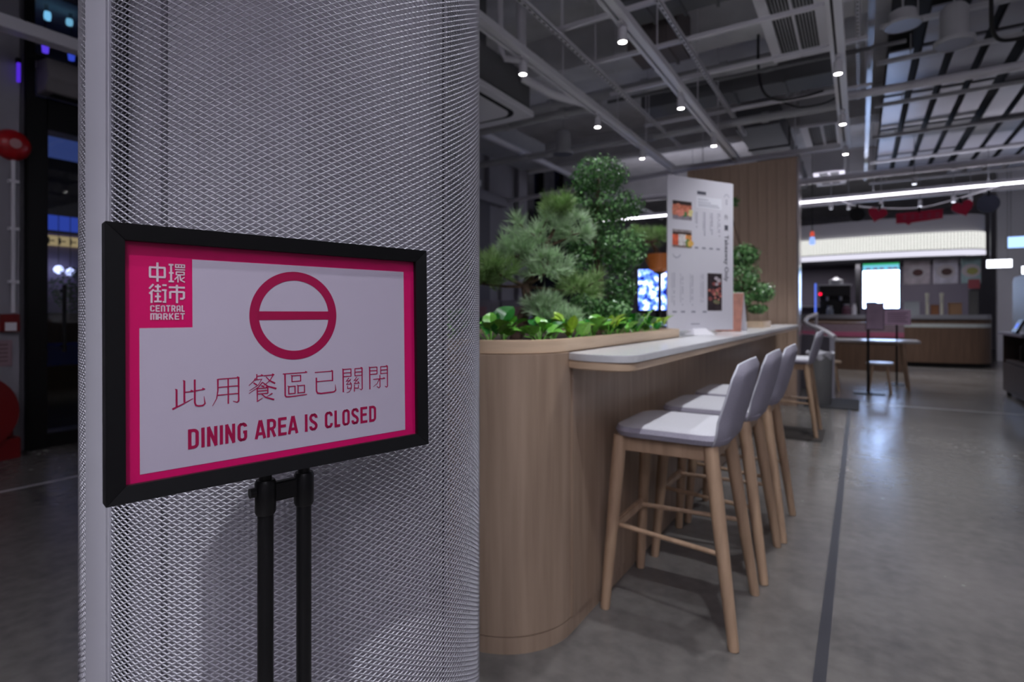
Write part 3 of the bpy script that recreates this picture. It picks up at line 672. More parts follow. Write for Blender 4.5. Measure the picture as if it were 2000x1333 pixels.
def food(u0, u1, v0, v1, kind):
    cols = {1: [((58, 44, 42), (0, 1, .78, 1)), ((206, 120, 92), (0, 1, .22, .80)), ((150, 140, 150), (0, 1, 0, .22))], 2: [((150, 140, 140), (0, 1, .84, 1)), ((74, 54, 48), (0, 1, .70, .86)), ((226, 104, 72), (0, .32, .1, .72)), ((222, 214, 210), (.30, .72, .1, .74)), ((232, 150, 84), (.68, 1, .1, .72)), ((140, 118, 114), (0, 1, 0, .12))], 3: [((54, 44, 48), (0, 1, 0, 1))]}[kind]
    objs = []
    for j, (c, (a, b, d, e)) in enumerate(cols):
        fl = FM(0.0005 + j * 0.0002); fl.rect((u0 + (u1 - u0) * a) * kx, (u0 + (u1 - u0) * b) * kx, (v0 + (v1 - v0) * d) * mm, (v0 + (v1 - v0) * e) * mm)
        objs.append((fl, mat('food print', c, 0.5, var=0.35, scale=30)))
    r = random.Random(kind)
    blobs = {1: [((224, 140, 112), 9, (.1, .9, .35, .75)), ((84, 140, 84), 3, (.55, .8, .25, .45)), ((236, 150, 130), 5, (.1, .5, .2, .5)), ((236, 224, 160), 2, (.85, .95, .3, .5))], 2: [((110, 140, 70), 3, (.74, .84, .15, .5)), ((240, 190, 100), 3, (.85, .95, .15, .35)), ((236, 230, 226), 5, (.38, .64, .2, .65))], 3: [((206, 128, 116), 10, (.1, .9, .2, .6)), ((150, 84, 80), 8, (.1, .9, .25, .75)), ((190, 180, 186), 4, (.55, .8, .7, .9)), ((120, 120, 90), 3, (.4, .7, .2, .5))]}[kind]
    for j, (c, n, (a, b, d, e)) in enumerate(blobs):
        fl = FM(0.0018 + j * 0.0002)
        for i in range(n):
            rr = (u1 - u0) * r.uniform(.07, .16)
            fl.disc((u0 + (u1 - u0) * r.uniform(a, b)) * kx, (v0 + (v1 - v0) * r.uniform(d, e)) * mm, rr * kx, 12, rr * mm * 0.8); fl.z += 0.00001
        objs.append((fl, mat('food print', c, 0.5, var=0.2, scale=60)))
    root = None
    for fl, m_ in objs:
        if root is None: root = fl.build('food_picture', m_, mn)
        else: fl.build('food_detail', m_, root, kind='stuff')
food(38, 186, 741, 865, 1); food(37, 185, 555, 674, 2); food(313, 433, 133, 391, 3)
fl = FM(0.0006); fl.rect(223 * kx, 430 * kx, 836 * mm, 911 * mm); fl.build('price_box', mat('paler board print', (240, 240, 248), 0.4), mn)
fl = FM(0.0008); fl.rect(230 * kx, 301 * kx, 925 * mm, 947 * mm); fl.build('header_chip', M_print_d, mn)
# title, set sideways: 外賣 upright then Takeaway Only running down
fl = FM(0.0008); fl.text('外', 452 * kx, 772 * mm, 0.042); fl.text('賣', 452 * kx, 698 * mm, 0.042, offset=0.001)
fl.text('Takeaway Only', 458 * kx, 664 * mm, 0.052, sx=1.0, rot=-PI / 2, offset=0.0008)
fl.build('title_lettering', M_print_d, mn, kind='stuff')
fl = FM(0.0008); r = random.Random(4)
def glyphs(fl, u, v0, v1, s, gap=1.25, p=0.9):
    v = v1
    while v > v0:
        if r.random() < p:
            for q in range(3): fl.rect((u - s / 2) * kx, (u + s / 2) * kx, (v - s * (0.2 + 0.3 * q)) * mm, (v - s * (0.08 + 0.3 * q)) * mm)
            fl.rect((u - s * .1) * kx, (u + s * .05) * kx, (v - s) * mm, v * mm)
        v -= s * gap
for u, v0, v1 in ((226, 703, 803), (290, 652, 806), (350, 655, 806), (412, 649, 809)): glyphs(fl, u, v0, v1, 11); glyphs(fl, u - 14, v0 + 30, v1, 6)
for u in (50, 115, 192, 276): glyphs(fl, u, 165, 385, 10, 1.3, 0.75); glyphs(fl, u - 16, 190, 380, 6)
for u in (224, 283, 343, 401): fl.rect((u - 14) * kx, (u + 14) * kx, 555 * mm, 566 * mm)
for u in (39 + 14, 118, 200, 290): fl.rect((u - 16) * kx, (u + 16) * kx, 120 * mm, 131 * mm)
for v, u1 in ((890, 320), (872, 340), (858, 400), (846, 415)): fl.rect(236 * kx, u1 * kx, v * mm, (v + 4) * mm)
fl.rect(12 * kx, 70 * kx, 8 * mm, 14 * mm); fl.rect(180 * kx, 250 * kx, 40 * mm, 46 * mm)
fl.ring(69 * kx, 520 * mm, 0.032, 0.037, 16, 200, 340)
fl.ring(473 * kx, 925 * mm, 0.02, 0.024, 16, 0, 180); glyphs(fl, 473, 870, 912, 16)
fl.build('small_print', M_print_l, mn, kind='stuff')
# little folded table card behind it
tc = thing('table_card', 'small folded brown and white menu card behind the tall menu board', 'menu', (-0.86, 4.75, 1.052))
a = R(62); ca, sa = math.cos(a), math.sin(a)
def slab(mb, p0, p1, wv, th):
    p0, p1, wv = Vector(p0), Vector(p1), Vector(wv); n = (p1 - p0).cross(wv).normalized() * th
    mb.add([p0, p0 + wv, p1 + wv, p1, p0 + n, p0 + wv + n, p1 + wv + n, p1 + n], [(0, 3, 2, 1), (4, 5, 6, 7), (0, 1, 5, 4), (1, 2, 6, 5), (2, 3, 7, 6), (3, 0, 4, 7)]); return mb
slab(MB(), (-0.98, 4.62, 1.054), (-0.98, 4.74, 1.36), (0.19, 0.03, 0), 0.004).build('front_leaf', mat('brown food print', (150, 96, 80), 0.5, var=0.3, scale=18), tc)
slab(MB(), (-0.98, 4.90, 1.054), (-0.98, 4.745, 1.36), (0.19, 0.03, 0), 0.004).build('back_leaf', M_board, tc)

# ------------------------------------------------------------------ bar stools
def make_stool():
    t = thing('bar_stool', 'nearest bar stool', 'stool', (0, 0, 0))
    # local: faces -X (towards the bar); footprint .5 x .46
    legs = [((-.20, -.165, .705), (-.25, -.205, 0)), ((-.20, .165, .705), (-.25, .225, 0)), ((.155, -.165, .70), (.25, -.235, 0)), ((.155, .165, .70), (.25, .235, 0))]
    for a, b in legs:
        a, b = Vector(a), Vector(b)
        MB().tube([b, b + (a - b) * 0.02, b + (a - b) * 0.7, a], [0.018, 0.0195, 0.0265, 0.028], 14).build('leg', M_oak_leg, t, world=False)
    def at(k, z): a, b = Vector(legs[k][0]), Vector(legs[k][1]); return b + (a - b) * (z / a.z)
    ap = MB()
    for i, j in ((0, 1), (2, 3), (0, 2), (1, 3)):
        p, q = at(i, .672), at(j, .672); d = q - p; an = math.atan2(d.y, d.x)
        ap.obox((p + q) / 2, (d.length, 0.022, 0.055), Matrix.Rotation(an, 3, 'Z'))
    ap.build('apron', M_oak_leg, t, world=False, bevel=0.003)
    p, q = at(0, .325), at(1, .325)
    MB().obox((p + q) / 2, (0.022, (q - p).length, 0.042)).build('footrest', M_oak_leg, t, world=False, bevel=0.006)
    for i, dy in ((2, 0.05), (3, -0.05)):
        q = at(i, .318); p = at(0 if i == 2 else 1, .325) + Vector((0, dy, 0))
        MB().tube([p, q], 0.0095, 10).build('stretcher', M_oak_leg, t, world=False)
    # upholstered seat pad
    def loft(rings):
        mb = MB(); n = len(rings[0]); vs = [v for ring in rings for v in ring]
        fs = [(i * n + j, i * n + (j + 1) % n, (i + 1) * n + (j + 1) % n, (i + 1) * n + j) for i in range(len(rings) - 1) for j in range(n)]
        fs += [tuple(range(n))[::-1], tuple((len(rings) - 1) * n + j for j in range(n))]
        return mb.add(vs, fs)
    def ring(z, ins, sag=0):
        out = rrect(-.225 + ins, .215 - ins, -.215 + ins, .215 - ins, .085, 6)
        return [(x, y, z + sag * (1 - min(1, ((x) / .22) ** 2 + (y / .22) ** 2))) for x, y in out]
    st_ = loft([ring(.702, .03), ring(.708, .006), ring(.728, -.002), ring(.746, .006), ring(.755, .022), ring(.757, .08, -.004)]); st_.m = [1 if i < 3 * len(ring(0, 0)) else 0 for i in range(len(st_.f))]; st_.m[-2] = 1; st_.m[-1] = 0; st_.build('seat', [M_seat, M_fabric], t, world=False)
    # curved shell back: leaning, rounded top corners
    mb = MB(); nu, nv = 13, 12
    def surf(a, b, off):
        # a in -1..1 across, b in 0..1 up
        hw = 0.212 - 0.018 * b
        if b > 0.78: hw *= math.sqrt(max(0.0, 1 - ((b - 0.78) / 0.22) ** 2 * 0.40))
        y = a * hw; wrap = 0.045 * abs(a) ** 2.4 * (0.3 + 0.7 * min(1, b / 0.35)) * (1 - 0.3 * b)
        x = 0.172 + 0.062 * b ** 0.9 + 0.03 * (1 - (1 - b) ** 2) - wrap + off
        if b < 0.2: x -= 0.020 * ((0.2 - b) / 0.2) ** 2; y *= math.sqrt(1 - ((0.2 - b) / 0.2) ** 2 * 0.32)
        z = 0.69 + 0.335 * b - (0.018 * abs(a) ** 3 if b > 0.9 else 0.010 * abs(a) ** 3 * b)
        return Vector((x, y, z))
    th = 0.036
    grid = []
    for side, off in ((0, 0.0), (1, th)):
        for j in range(nv + 1):
            for i in range(nu + 1):
                a = -1 + 2 * i / nu; b = j / nv
                edge = min(1.0, (1 - abs(a)) / 0.12, (1 - b) / 0.08 + 0.0, b / 0.08 + 0.15)
                e = math.sqrt(max(0, 1 - (1 - max(0, edge)) ** 2))
                o_ = th / 2 + (off - th / 2) * (0.25 + 0.75 * e)
                grid.append(surf(a, b, o_))
    W = nu + 1; K = W * (nv + 1); fs = []
    for j in range(nv):
        for i in range(nu):
            q = j * W + i; fs.append((q, q + 1, q + W + 1, q + W)); fs.append((K + q, K + q + W, K + q + W + 1, K + q + 1))
    per = [i for i in range(W)] + [j * W + nu for j in range(1, nv + 1)] + [nv * W + i for i in range(nu - 1, -1, -1)] + [j * W for j in range(nv - 1, 0, -1)]
    for k in range(len(per)):
        a_, b_ = per[k], per[(k + 1) % len(per)]; fs.append((a_, K + a_, K + b_, b_))
    mb.add(grid, fs); mb.m = [(1 if (i < 2 * nu * nv and i % 2 == 0) else 0) for i in range(len(fs))]; bk = mb.build('backrest', [M_fabric, M_seat], t, world=False)
    # piped seam around the shell
    loop = [tuple((grid[k] + grid[K + k]) / 2 + Vector((0, 0, 0))) for k in per]
    pm = MB(); pm.tube(loop + [loop[0]], 0.0035, 5); sm = pm.build('piping', mat('piping', (206, 208, 216), 0.8), bk, world=False)
    return t
st0 = make_stool()
st0.location = (-0.63, 2.33, 0)
ST = [(-0.63, 2.33, 0, 'grey upholstered oak bar stool, nearest of the row at the bar counter'), (-0.61, 2.915, 0, 'grey upholstered oak bar stool, second from the near end of the row'), (-0.59, 3.455, 0.0, 'grey upholstered oak bar stool, third of the row, under the menu board'), (-0.60, 6.3, -0.02, 'grey upholstered oak bar stool standing alone by the timber screen')]
for k, (x, y, rz, lb) in enumerate(ST):
    o = st0 if k == 0 else copy_tree(st0)
    o.location = (x, y, 0); o.rotation_euler = (0, 0, rz); o['label'] = lb; o['group'] = 'bar stools along the counter'

# ------------------------------------------------------------------ track lighting
def lamp_proto():
    t = thing('track_spotlight', 'x', 'spotlight', (0, 0, 0))
    MB().box(-.017, .017, -.06, .06, -.022, 0).build('adapter', M_white, t, world=False, bevel=0.003)
    MB().cyl((0, 0, -.022), (0, 0, -.045), 0.010, n=10).build('swivel', M_white, t, world=False)
    b = MB().lathe([(0.0, -.04), (.03, -.042), (.034, -.05), (.034, -.145), (.030, -.145), (.029, -.138), (0.0, -.138)], n=24, cap=False).build('lamp_head', M_white, t, world=False)
    MB().lathe([(0, -.142), (.0295, -.142)], n=24, cap=False).build('lens', M_lens, t, world=False)
    l = bpy.data.lights.new('spot', 'SPOT'); l.energy = SPOT_W; l.color = LAMP_COL; l.spot_size = R(88); l.spot_blend = 0.6; l.shadow_soft_size = 0.03
    lo = bpy.data.objects.new('beam', l); COL.objects.link(lo); lo.parent = t; lo.location = (0, 0, -.15)
    return t
lp = lamp_proto(); first = True
ZT = 3.32
for ti, (x, nm, ys) in enumerate(((-2.43, 'planter', (2.62, 4.07, 5.62, 7.05, 8.38)), (-1.53, 'bar', (-0.3, 1.15, 2.6, 3.98, 5.54, 6.97, 8.36)), (-0.215, 'aisle', (-0.35, 1.1, 2.55, 4.0, 5.44, 6.9, 8.2)))):
    tr = thing('lighting_track', f'white ceiling light track running lengthwise over the {nm}', 'track', (x, 4, ZT), group='lighting tracks')
    tb = MB(); tb.box(x - .052, x - .022, -2.5, 8.4, ZT, ZT + .06); tb.box(x - .004, x + .052, -2.5, 8.4, ZT, ZT + .06); tb.box(x - .022, x - .004, -2.5, 8.4, ZT + .03, ZT + .06)
    tb.build('track_rail', M_white, tr)
    MB().box(x - .022, x - .004, -2.5, 8.39, ZT + .026, ZT + .0295).build('track_groove', M_grilled, tr)
    hg = MB()
    for y in (0.2, 2.0, 3.4, 4.8, 6.2, 7.2): hg.cyl((x, y, ZT + .06), (x, y, 4.75), 0.006, n=8)
    hg.build('hanger_rods', M_white, tr, kind='stuff')
    for k, y in enumerate(ys):
        o = lp if first else copy_tree(lp); first = False
        if ti != 0 and k == 0:
            nl = [c for c in o.children if c.type == 'LIGHT'][0].data.copy(); nl.spot_size = R(84); nl.energy = SPOT_W * (1.0, 0.85, 1.6)[ti]
        if ti == 0 and k == 0: nl = [c for c in o.children if c.type == 'LIGHT'][0].data.copy(); nl.spot_size = R(58); nl.energy = SPOT_W * 0.9
        for c in o.children:
            if c.type == 'LIGHT': c.data = nl
        if ti == 2 and k == 0:
            for c in o.children:
                if c.type == 'LIGHT': c.data = nl.copy(); c.data.energy = 215
        o.location = (x, y, ZT); o['label'] = f'lit white spotlight, {ordn[k]} along the ceiling track over the {nm}'; o['group'] = 'spotlights on the ceiling tracks'
cr = thing('cross_track', 'white cross rail joining the far ends of the light tracks', 'track', (-1.3, 8.42, ZT))
MB().box(-2.48, -0.16, 8.405, 8.50, ZT, ZT + .06).build('rail', M_white, cr, bevel=0.003)
MB().cyl((-2.0, 8.45, ZT + .06), (-2.0, 8.43, 4.75), 0.006, n=8).cyl((-0.8, 8.45, ZT + .06), (-0.8, 8.43, 4.75), 0.006, n=8).build('hanger_rods', M_white, cr, kind='stuff')
# perforated strut channels beside the tracks
for x, nm, z in ((-2.30, 'planter', 3.62), (-1.42, 'bar', 3.66), (-0.08, 'aisle', 3.9)):
    s_ = thing('strut_channel', f'slotted grey strut channel above the {nm} light track', 'strut', (x, 4, z), group='ceiling strut channels')
    MB().box(x - .02, x + .02, -2, 8.4, z, z + .006).box(x - .02, x - .015, -2, 8.4, z, z + .04).box(x + .015, x + .02, -2, 8.4, z, z + .04).build('channel', M_white, s_)
    sl = MB()
    for k in range(120): y = -1.5 + k * 0.08; sl.box(x - .007, x + .007, y, y + .035, z - .0015, z + .001)
    sl.build('slots', M_grilled, s_, kind='stuff')
for k, (y, x0, x1, z) in enumerate(((3.55, -3.6, -1.3, 3.72), (4.6, -2.4, 0.0, 3.74), (5.35, -2.4, 0.0, 3.72), (6.15, -2.5, 0.0, 3.70), (7.35, -2.5, 0.05, 3.68))):
    tag_ = ['third light', 'nearest', 'second', 'middle', 'fourth'][k]
    s_ = thing('cross_strut', f'thin grey cross strut over the bar tracks, {ordn[k]} from the mesh column', 'strut', ((x0 + x1) / 2, y, z), group='cross struts over the bar')
    MB().box(x0, x1, y - .02, y + .02, z, z + .035).build('strut', M_white, s_)
    MB().cyl((x0 + .06, y, z), (x0 + .06, y, 4.75), 0.006, n=8).cyl((x1 - .06, y, z), (x1 - .06, y, 4.75), 0.006, n=8).build('rods', M_white, s_, kind='stuff')

# ------------------------------------------------------------------ ceiling services
def pipe(name, label, pts, r_, m=M_duct, cat='pipe', coup=True):
    t = thing(name, label, cat, pts[0])
    MB().tube(pts, r_, 14).build('pipe_run', m, t)
    a, b = Vector(pts[0]), Vector(pts[-1])
    if coup:
        c = MB()
        for k in (0.25, 0.6, 0.85):
            p = a + (b - a) * k; d = (b - a).normalized() * 0.04
            c.cyl(p - d, p + d, r_ * 1.25, n=14)
        c.build('couplings', m, t, kind='stuff')
    return t
pipe('ceiling_pipe', 'thick pale pipe crossing the ceiling just past the return grille', [(-4.7, 7.02, 4.1), (-0.86, 7.08, 4.1)], 0.075)
pipe('ceiling_pipe', 'thin dark pipe alongside the thick ceiling pipe', [(-2.6, 6.32, 3.7), (0.3, 6.36, 3.7)], 0.02, M_ductd)
pipe('ceiling_pipe', 'pale pipe crossing left of the tracks above the pine', [(-5.6, 5.95, 3.5), (-2.5, 5.85, 3.5)], 0.05)
pipe('ceiling_pipe', 'pale pipe crossing the ceiling ahead of the far grille', [(-5.9, 7.58, 3.62), (-0.2, 7.62, 3.62)], 0.05)
pipe('ceiling_pipe', 'white pipe running right from the aisle track', [(-0.2, 7.37, 3.62), (6, 7.37, 3.62)], 0.045, M_white)
pipe('ceiling_pipe', 'white ceiling pipe just beyond the timber screen', [(-5.9, 11.6, 3.62), (6, 11.78, 3.62)], 0.06, M_white)
pipe('ceiling_pipe', 'far pale pipe above the food stall sign', [(-4, 14.0, 3.6), (6, 14.2, 3.6)], 0.06, M_white)
pipe('ceiling_pipe', 'pale pipe over the far corner behind the boxwood', [(-6.1, 9.6, 3.45), (-1.9, 8.9, 3.45)], 0.04, M_white)
pipe('ceiling_pipe', 'white pipe along the wall side ceiling', [(-4.6, 1, 3.75), (-4.6, 15, 3.75)], 0.05, M_white)
pipe('drop_pipe', 'white elbow pipe dropping beside the ceiling cassette', [(-3.05, 4.65, 4.75), (-3.02, 4.65, 3.75), (-3.0, 4.68, 3.68), (-2.7, 4.9, 3.66)], 0.03, M_white, coup=False)
pipe('drop_pipe', 'short white insulated pipe ending near the cassette', [(-3.0, 4.98, 4.75), (-3.0, 5.0, 3.9), (-2.98, 5.02, 3.6), (-2.8, 5.3, 3.5), (-2.62, 5.7, 3.5)], 0.05, M_white, coup=False)
def duct(label, x0, x1, y0, y1, z0, z1, m=M_duct):
    t = thing('air_duct', label, 'duct', ((x0 + x1) / 2, (y0 + y1) / 2, z0))
    MB().box(x0, x1, y0, y1, z0, z1).build('duct_body', m, t, bevel=0.004)
    fl_ = MB(); L = (y1 - y0) if (y1 - y0) > (x1 - x0) else (x1 - x0)
    for k in range(1, 4):
        if (y1 - y0) > (x1 - x0): y = y0 + L * k / 4; fl_.box(x0 - .02, x1 + .02, y - .015, y + .015, z0 - .02, z1)
        else: x = x0 + L * k / 4; fl_.box(x - .015, x + .015, y0 - .02, y1 + .02, z0 - .02, z1)
    fl_.build('flanges', m, t, kind='stuff')
duct('wide grey duct over the bar between two tracks', -2.25, -1.62, 1.6, 5.0, 4.15, 4.6)
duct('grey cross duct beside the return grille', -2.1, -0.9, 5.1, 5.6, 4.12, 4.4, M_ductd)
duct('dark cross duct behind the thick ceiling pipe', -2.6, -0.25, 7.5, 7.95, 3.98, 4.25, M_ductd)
duct('brownish grey duct end above the boxwood', -2.15, -1.62, 5.75, 6.25, 3.95, 4.4, mat('taupe duct', (104, 96, 96), 0.6))
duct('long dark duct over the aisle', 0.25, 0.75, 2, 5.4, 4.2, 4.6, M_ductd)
duct('grey duct along the wall side', -5.4, -4.9, 1, 9, 3.85, 4.25)
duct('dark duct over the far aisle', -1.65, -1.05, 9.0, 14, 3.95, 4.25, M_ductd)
# fan-coil return grilles
def grille(label, x0, x1, y0, y1, z, zt, body):
    t = thing('return_grille', label, 'grille', ((x0 + x1) / 2, (y0 + y1) / 2, z), group='ceiling return grilles')
    MB().box(x0 - .02, x1 + .02, y0, y1 + .02, z + .03, zt).build('plenum_box', body, t)
    b = MB(); bw_ = .065; xm = (x0 + x1) / 2
    b.box(x0 - .03, x0 + bw_, y0, y1, z, z + .03); b.box(x1 - bw_, x1 + .03, y0, y1, z, z + .03); b.box(x0 + bw_, x1 - bw_, y0, y0 + .06, z, z + .03); b.box(x0 + bw_, x1 - bw_, y1 - .06, y1, z, z + .03); b.box(xm - .012, xm + .012, y0, y1, z, z + .03)
    b.build('grille_frame', M_white, t, bevel=0.003)
    n = max(6, int((x1 - x0 - 2 * bw_) / 0.026)); fr = None
    for k in range(n):
        x = x0 + bw_ + (x1 - x0 - 2 * bw_) * (k + .5) / n
        if abs(x - xm) < .02: continue
        if fr is None:
            fr = MB().obox((0, 0, 0), (.004, y1 - y0 - .12, .022), Matrix.Rotation(R(25), 3, 'Y')).build('slat', M_ductd, t, world=False); fr.location = (x - (x0 + x1) / 2, 0, .018)
        else:
            o = fr.copy(); COL.objects.link(o); o.location = (x - (x0 + x1) / 2, 0, .018)
    hr_ = MB()
    for xx in (x0, x1):
        for yy in (y0 + .05, y1 - .05): hr_.cyl((xx, yy, zt), (xx, yy, 4.75), .006, n=6)
    hr_.build('hanger_rods', M_galv, t, kind='stuff')
    MB().box(x0, x1, y0, y1, z + .032, z + .034).build('dark_void', M_blackm, t)
grille('white framed return grille nearest overhead by the aisle track', -0.82, -0.34, 5.2, 6.72, 3.9, 4.4, M_duct)
grille('white framed return grille above the timber screen', -0.75, -0.29, 8.9, 10.05, 3.8, 4.3, M_duct)
grille('small far return grille beyond the timber screen', -0.78, -0.33, 11.9, 13.2, 3.8, 4.3, M_duct)
# ceiling cassette
t = thing('air_cassette', 'white ceiling air conditioner cassette beside the mesh column', 'air conditioner', (-3.45, 4.9, 3.3))
MB().box(-3.95, -3.08, 4.0, 5.3, 3.38, 3.75).build('cassette_body', M_ductd, t)
MB().prism(rrect(-4.0, -3.05, 3.95, 5.36, .03), 3.32, 3.38).build('cassette_panel', M_white, t, bevel=0.004)
MB().prism(rrect(-3.9, -3.15, 4.1, 5.2, .16), 3.312, 3.3205).build('air_slot', M_blackm, t)
MB().prism(rrect(-3.86, -3.19, 4.16, 5.14, .14), 3.302, 3.318).build('intake_panel', M_white, t)
MB().box(-3.7, -3.3, 4.5, 4.8, 3.75, 4.75).build('drop_hanger', M_ductd, t)
# pendant speakers
def speaker(label, x, y, z, r_, h_):
    t = thing('pendant_speaker', label, 'speaker', (x, y, z), group='pendant ceiling speakers')
    MB().lathe([(0.0, h_), (r_ * .55, h_), (r_ * .68, h_ * .92), (r_ * .72, h_ * .15), (r_ * 1.0, h_ * .12), (r_ * 1.0, 0.02), (r_ * .92, 0)], (x, y, z), 28, cap=False).build('housing', M_duct, t)
    MB().lathe([(0, 0.004), (r_ * .93, 0.002)], (x, y, z), 28, cap=False).build('speaker_grille', M_panelc, t)
    MB().cyl((x, y, z + h_), (x, y, 4.75), .008, n=8).build('drop_rod', M_duct, t)
speaker('large grey pendant speaker hanging over the aisle', 0.64, 6.3, 3.55, .15, .34)
speaker('flat white pendant speaker with pale rim beside the large speaker', 0.24, 5.75, 3.58, .14, .13)
speaker('white pendant speaker above the boxwood', -3.72, 7.37, 3.5, .15, .34)
# black cables
def cable(label, pts, r_=.012, name='hanging_cable'):
    t = thing(name, label, 'cable', pts[0])
    P = [Vector(p) for p in pts]; sm = []
    for i in range(len(P) - 1):
        p0, p1, p2, p3 = P[max(0, i - 1)], P[i], P[i + 1], P[min(len(P) - 1, i + 2)]
        for k in range(8):
            u_ = k / 8; sm.append(0.5 * ((2 * p1) + (-p0 + p2) * u_ + (2 * p0 - 5 * p1 + 4 * p2 - p3) * u_ * u_ + (-p0 + 3 * p1 - 3 * p2 + p3) * u_ ** 3))
    sm.append(P[-1]); MB().tube(sm, r_, 8).build('cable_run', M_cable, t)
cable('black cable looping below the overhead return grille', [(-1.0, 6.75, 4.7), (-1.02, 6.8, 4.0), (-0.98, 6.85, 3.68), (-0.85, 6.95, 3.58), (-0.6, 7.0, 3.58), (-0.4, 7.05, 3.62)], .014)
cable('thick black cable hanging in a curve over the right aisle', [(0.86, 6.2, 4.7), (0.88, 6.25, 3.9), (0.92, 6.4, 3.62), (1.05, 6.5, 3.57), (1.3, 6.5, 3.62), (1.6, 6.5, 3.85)], .016)
cable('thin black cable drooping beside the aisle track', [(-0.85, 7.4, 3.7), (-0.65, 7.4, 3.60), (-0.4, 7.4, 3.6), (-0.25, 7.4, 3.66)], .009)
# suspended metal ceiling planks to the right, each plank its own piece
cp = thing('suspended_planks', 'suspended grey metal plank ceiling over the right aisle', 'ceiling panels', (1.2, 10, 4.05))
pl = None
for gx in range(8):
    x = 0.32 + gx * 0.30
    for gy, (ya, yb) in enumerate(((6.6, 7.4), (7.5, 8.9), (9.0, 10.5), (10.6, 12.2), (12.3, 14.2))):
        if gx < 1 and gy == 0: continue
        z = 4.05 if gx < 4 else 3.98
        if pl is None:
            pl = MB().box(-.11, .11, 0, 1, 0, .02).build('plank', M_panelc, cp, world=False); o = pl
        else:
            o = pl.copy(); COL.objects.link(o)
        o.location = (x - 1.2, ya - 10, z - 4.05); o.scale = (1, yb - ya, 1)
cs_ = MB()
for y in (6.55, 7.45, 8.95, 10.55, 12.25, 14.23): cs_.box(0.1, 3.0, y - .03, y + .03, 3.93, 3.97); zt_ = 4.28 if y in (6.55, 10.55) else 4.75; cs_.cyl((0.4, y, 3.97), (0.4, y, zt_), .006, n=6); cs_.cyl((2.4, y, 3.97), (2.4, y, zt_), .006, n=6)
cs_.build('cross_bearers', M_duct, cp, kind='stuff')
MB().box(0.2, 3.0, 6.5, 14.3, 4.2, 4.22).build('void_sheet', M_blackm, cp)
vr = thing('vertical_tray', 'narrow grey cable tray hanging right of the aisle track', 'cable tray', (0.05, 8, 3.8))
MB().box(0.0, 0.05, 5.2, 13, 3.78, 3.84).build('tray', M_galv, vr)

# ------------------------------------------------------------------ linear LED lamp across the hall
led = thing('linear_lamp', 'long glowing white linear lamp hung across the hall', 'lamp', (-1, 12, 3.3))
MB().box(-5.05, 4.5, 11.975, 12.025, 3.325, 3.385).build('lamp_housing', M_white, led)
MB().box(-5.04, 4.49, 11.98, 12.02, 3.298, 3.325).build('diffuser', M_led, led)
ul = bpy.data.lights.new('ceiling_fill', 'AREA'); ul.shape = 'RECTANGLE'; ul.size = 9.4; ul.size_y = .05; ul.energy = 40; ul.color = FILL_COL  # upward light added to this lamp to brighten the ceiling
uo = bpy.data.objects.new('ceiling_fill', ul); COL.objects.link(uo); uo.parent = led; uo.location = (0.73, 0, .095); uo.rotation_euler = (PI, 0, 0)
hg = MB()
for x in (-4.6, -3, -1.4, 0.2, 1.8, 3.6): hg.cyl((x, 12, 3.385), (x, 12, 4.75), .005, n=6)
hg.build('wires', M_galv, led, kind='stuff')

for k, (x0, x1, y) in enumerate(((-0.4, 4.4, -2.6),)):  # added lamp out of view, fill light for column and sign
    hl = thing('linear_lamp', 'unseen white linear lamp added behind the viewpoint as fill light', 'lamp', ((x0 + x1) / 2, y, 3.3))
    MB().box(x0, x1, y - .03, y + .03, 3.33, 3.39).build('lamp_housing', M_white, hl)
    MB().box(x0 + .01, x1 - .01, y - .025, y + .025, 3.305, 3.33).build('diffuser', M_led, hl)
    hg = MB(); hg.cyl((x0 + .3, y, 3.39), (x0 + .3, y, 4.75), .005, n=6).cyl((x1 - .3, y, 3.39), (x1 - .3, y, 4.75), .005, n=6); hg.build('wires', M_galv, hl, kind='stuff')
    al = bpy.data.lights.new('fill_light', 'AREA'); al.shape = 'RECTANGLE'; al.size = x1 - x0; al.size_y = .06; al.energy = FILL_W; al.color = FILL_COL
    ao = bpy.data.objects.new('fill_light', al); COL.objects.link(ao); ao.parent = hl; ao.location = (0, 0, -.005)
    u2 = al.copy(); u2.energy = 380; uo = bpy.data.objects.new('ceiling_fill', u2); COL.objects.link(uo); uo.parent = hl; uo.location = (0, 0, .1); uo.rotation_euler = (PI, 0, 0)  # its upward light is added too, as fill for the ceiling
# ------------------------------------------------------------------ party garland under the linear lamp
def plate(label, name, outline, x, z, y, m, yaw=0.0, extra=None, cat='decoration'):
    t = thing(name, label, cat, (x, y, z), yaw, group='hanging garland decorations')
    mb = MB(); n = len(outline); th = .02
    mb.add([(a, -th / 2, b) for a, b in outline] + [(a, th / 2, b) for a, b in outline], [tuple(range(n)), tuple(range(n, 2 * n))[::-1]] + [(i, n + i, n + (i + 1) % n, (i + 1) % n) for i in range(n)])
    mb.build('plaque', m, t, world=False)
    MB().box(-.02, .02, -.012, .012, max(b for a, b in outline) - .03, max(b for a, b in outline) + .07).build('clip', M_blackm, t, world=False)
    return t
circ = lambda r_: [(r_ * math.cos(2 * PI * i / 28), r_ * math.sin(2 * PI * i / 28)) for i in range(28)]
heart = [(0.15 * (16 * math.sin(a) ** 3) / 16, 0.15 * (13 * math.cos(a) - 5 * math.cos(2 * a) - 2 * math.cos(3 * a) - math.cos(4 * a)) / 16) for a in [2 * PI * i / 30 for i in range(30)]]
M_hred = mat('dark crimson felt', (196, 24, 66), 0.6)
plate('round black plaque hanging at the left of the garland', 'garland_disc', circ(.125), -0.045, 3.0, 12, M_blackm)
t = plate('tilted crimson heart next to the black plaque', 'garland_heart', heart, 0.26, 2.98, 12, M_hred)
t.rotation_euler = (0, R(18), 0)
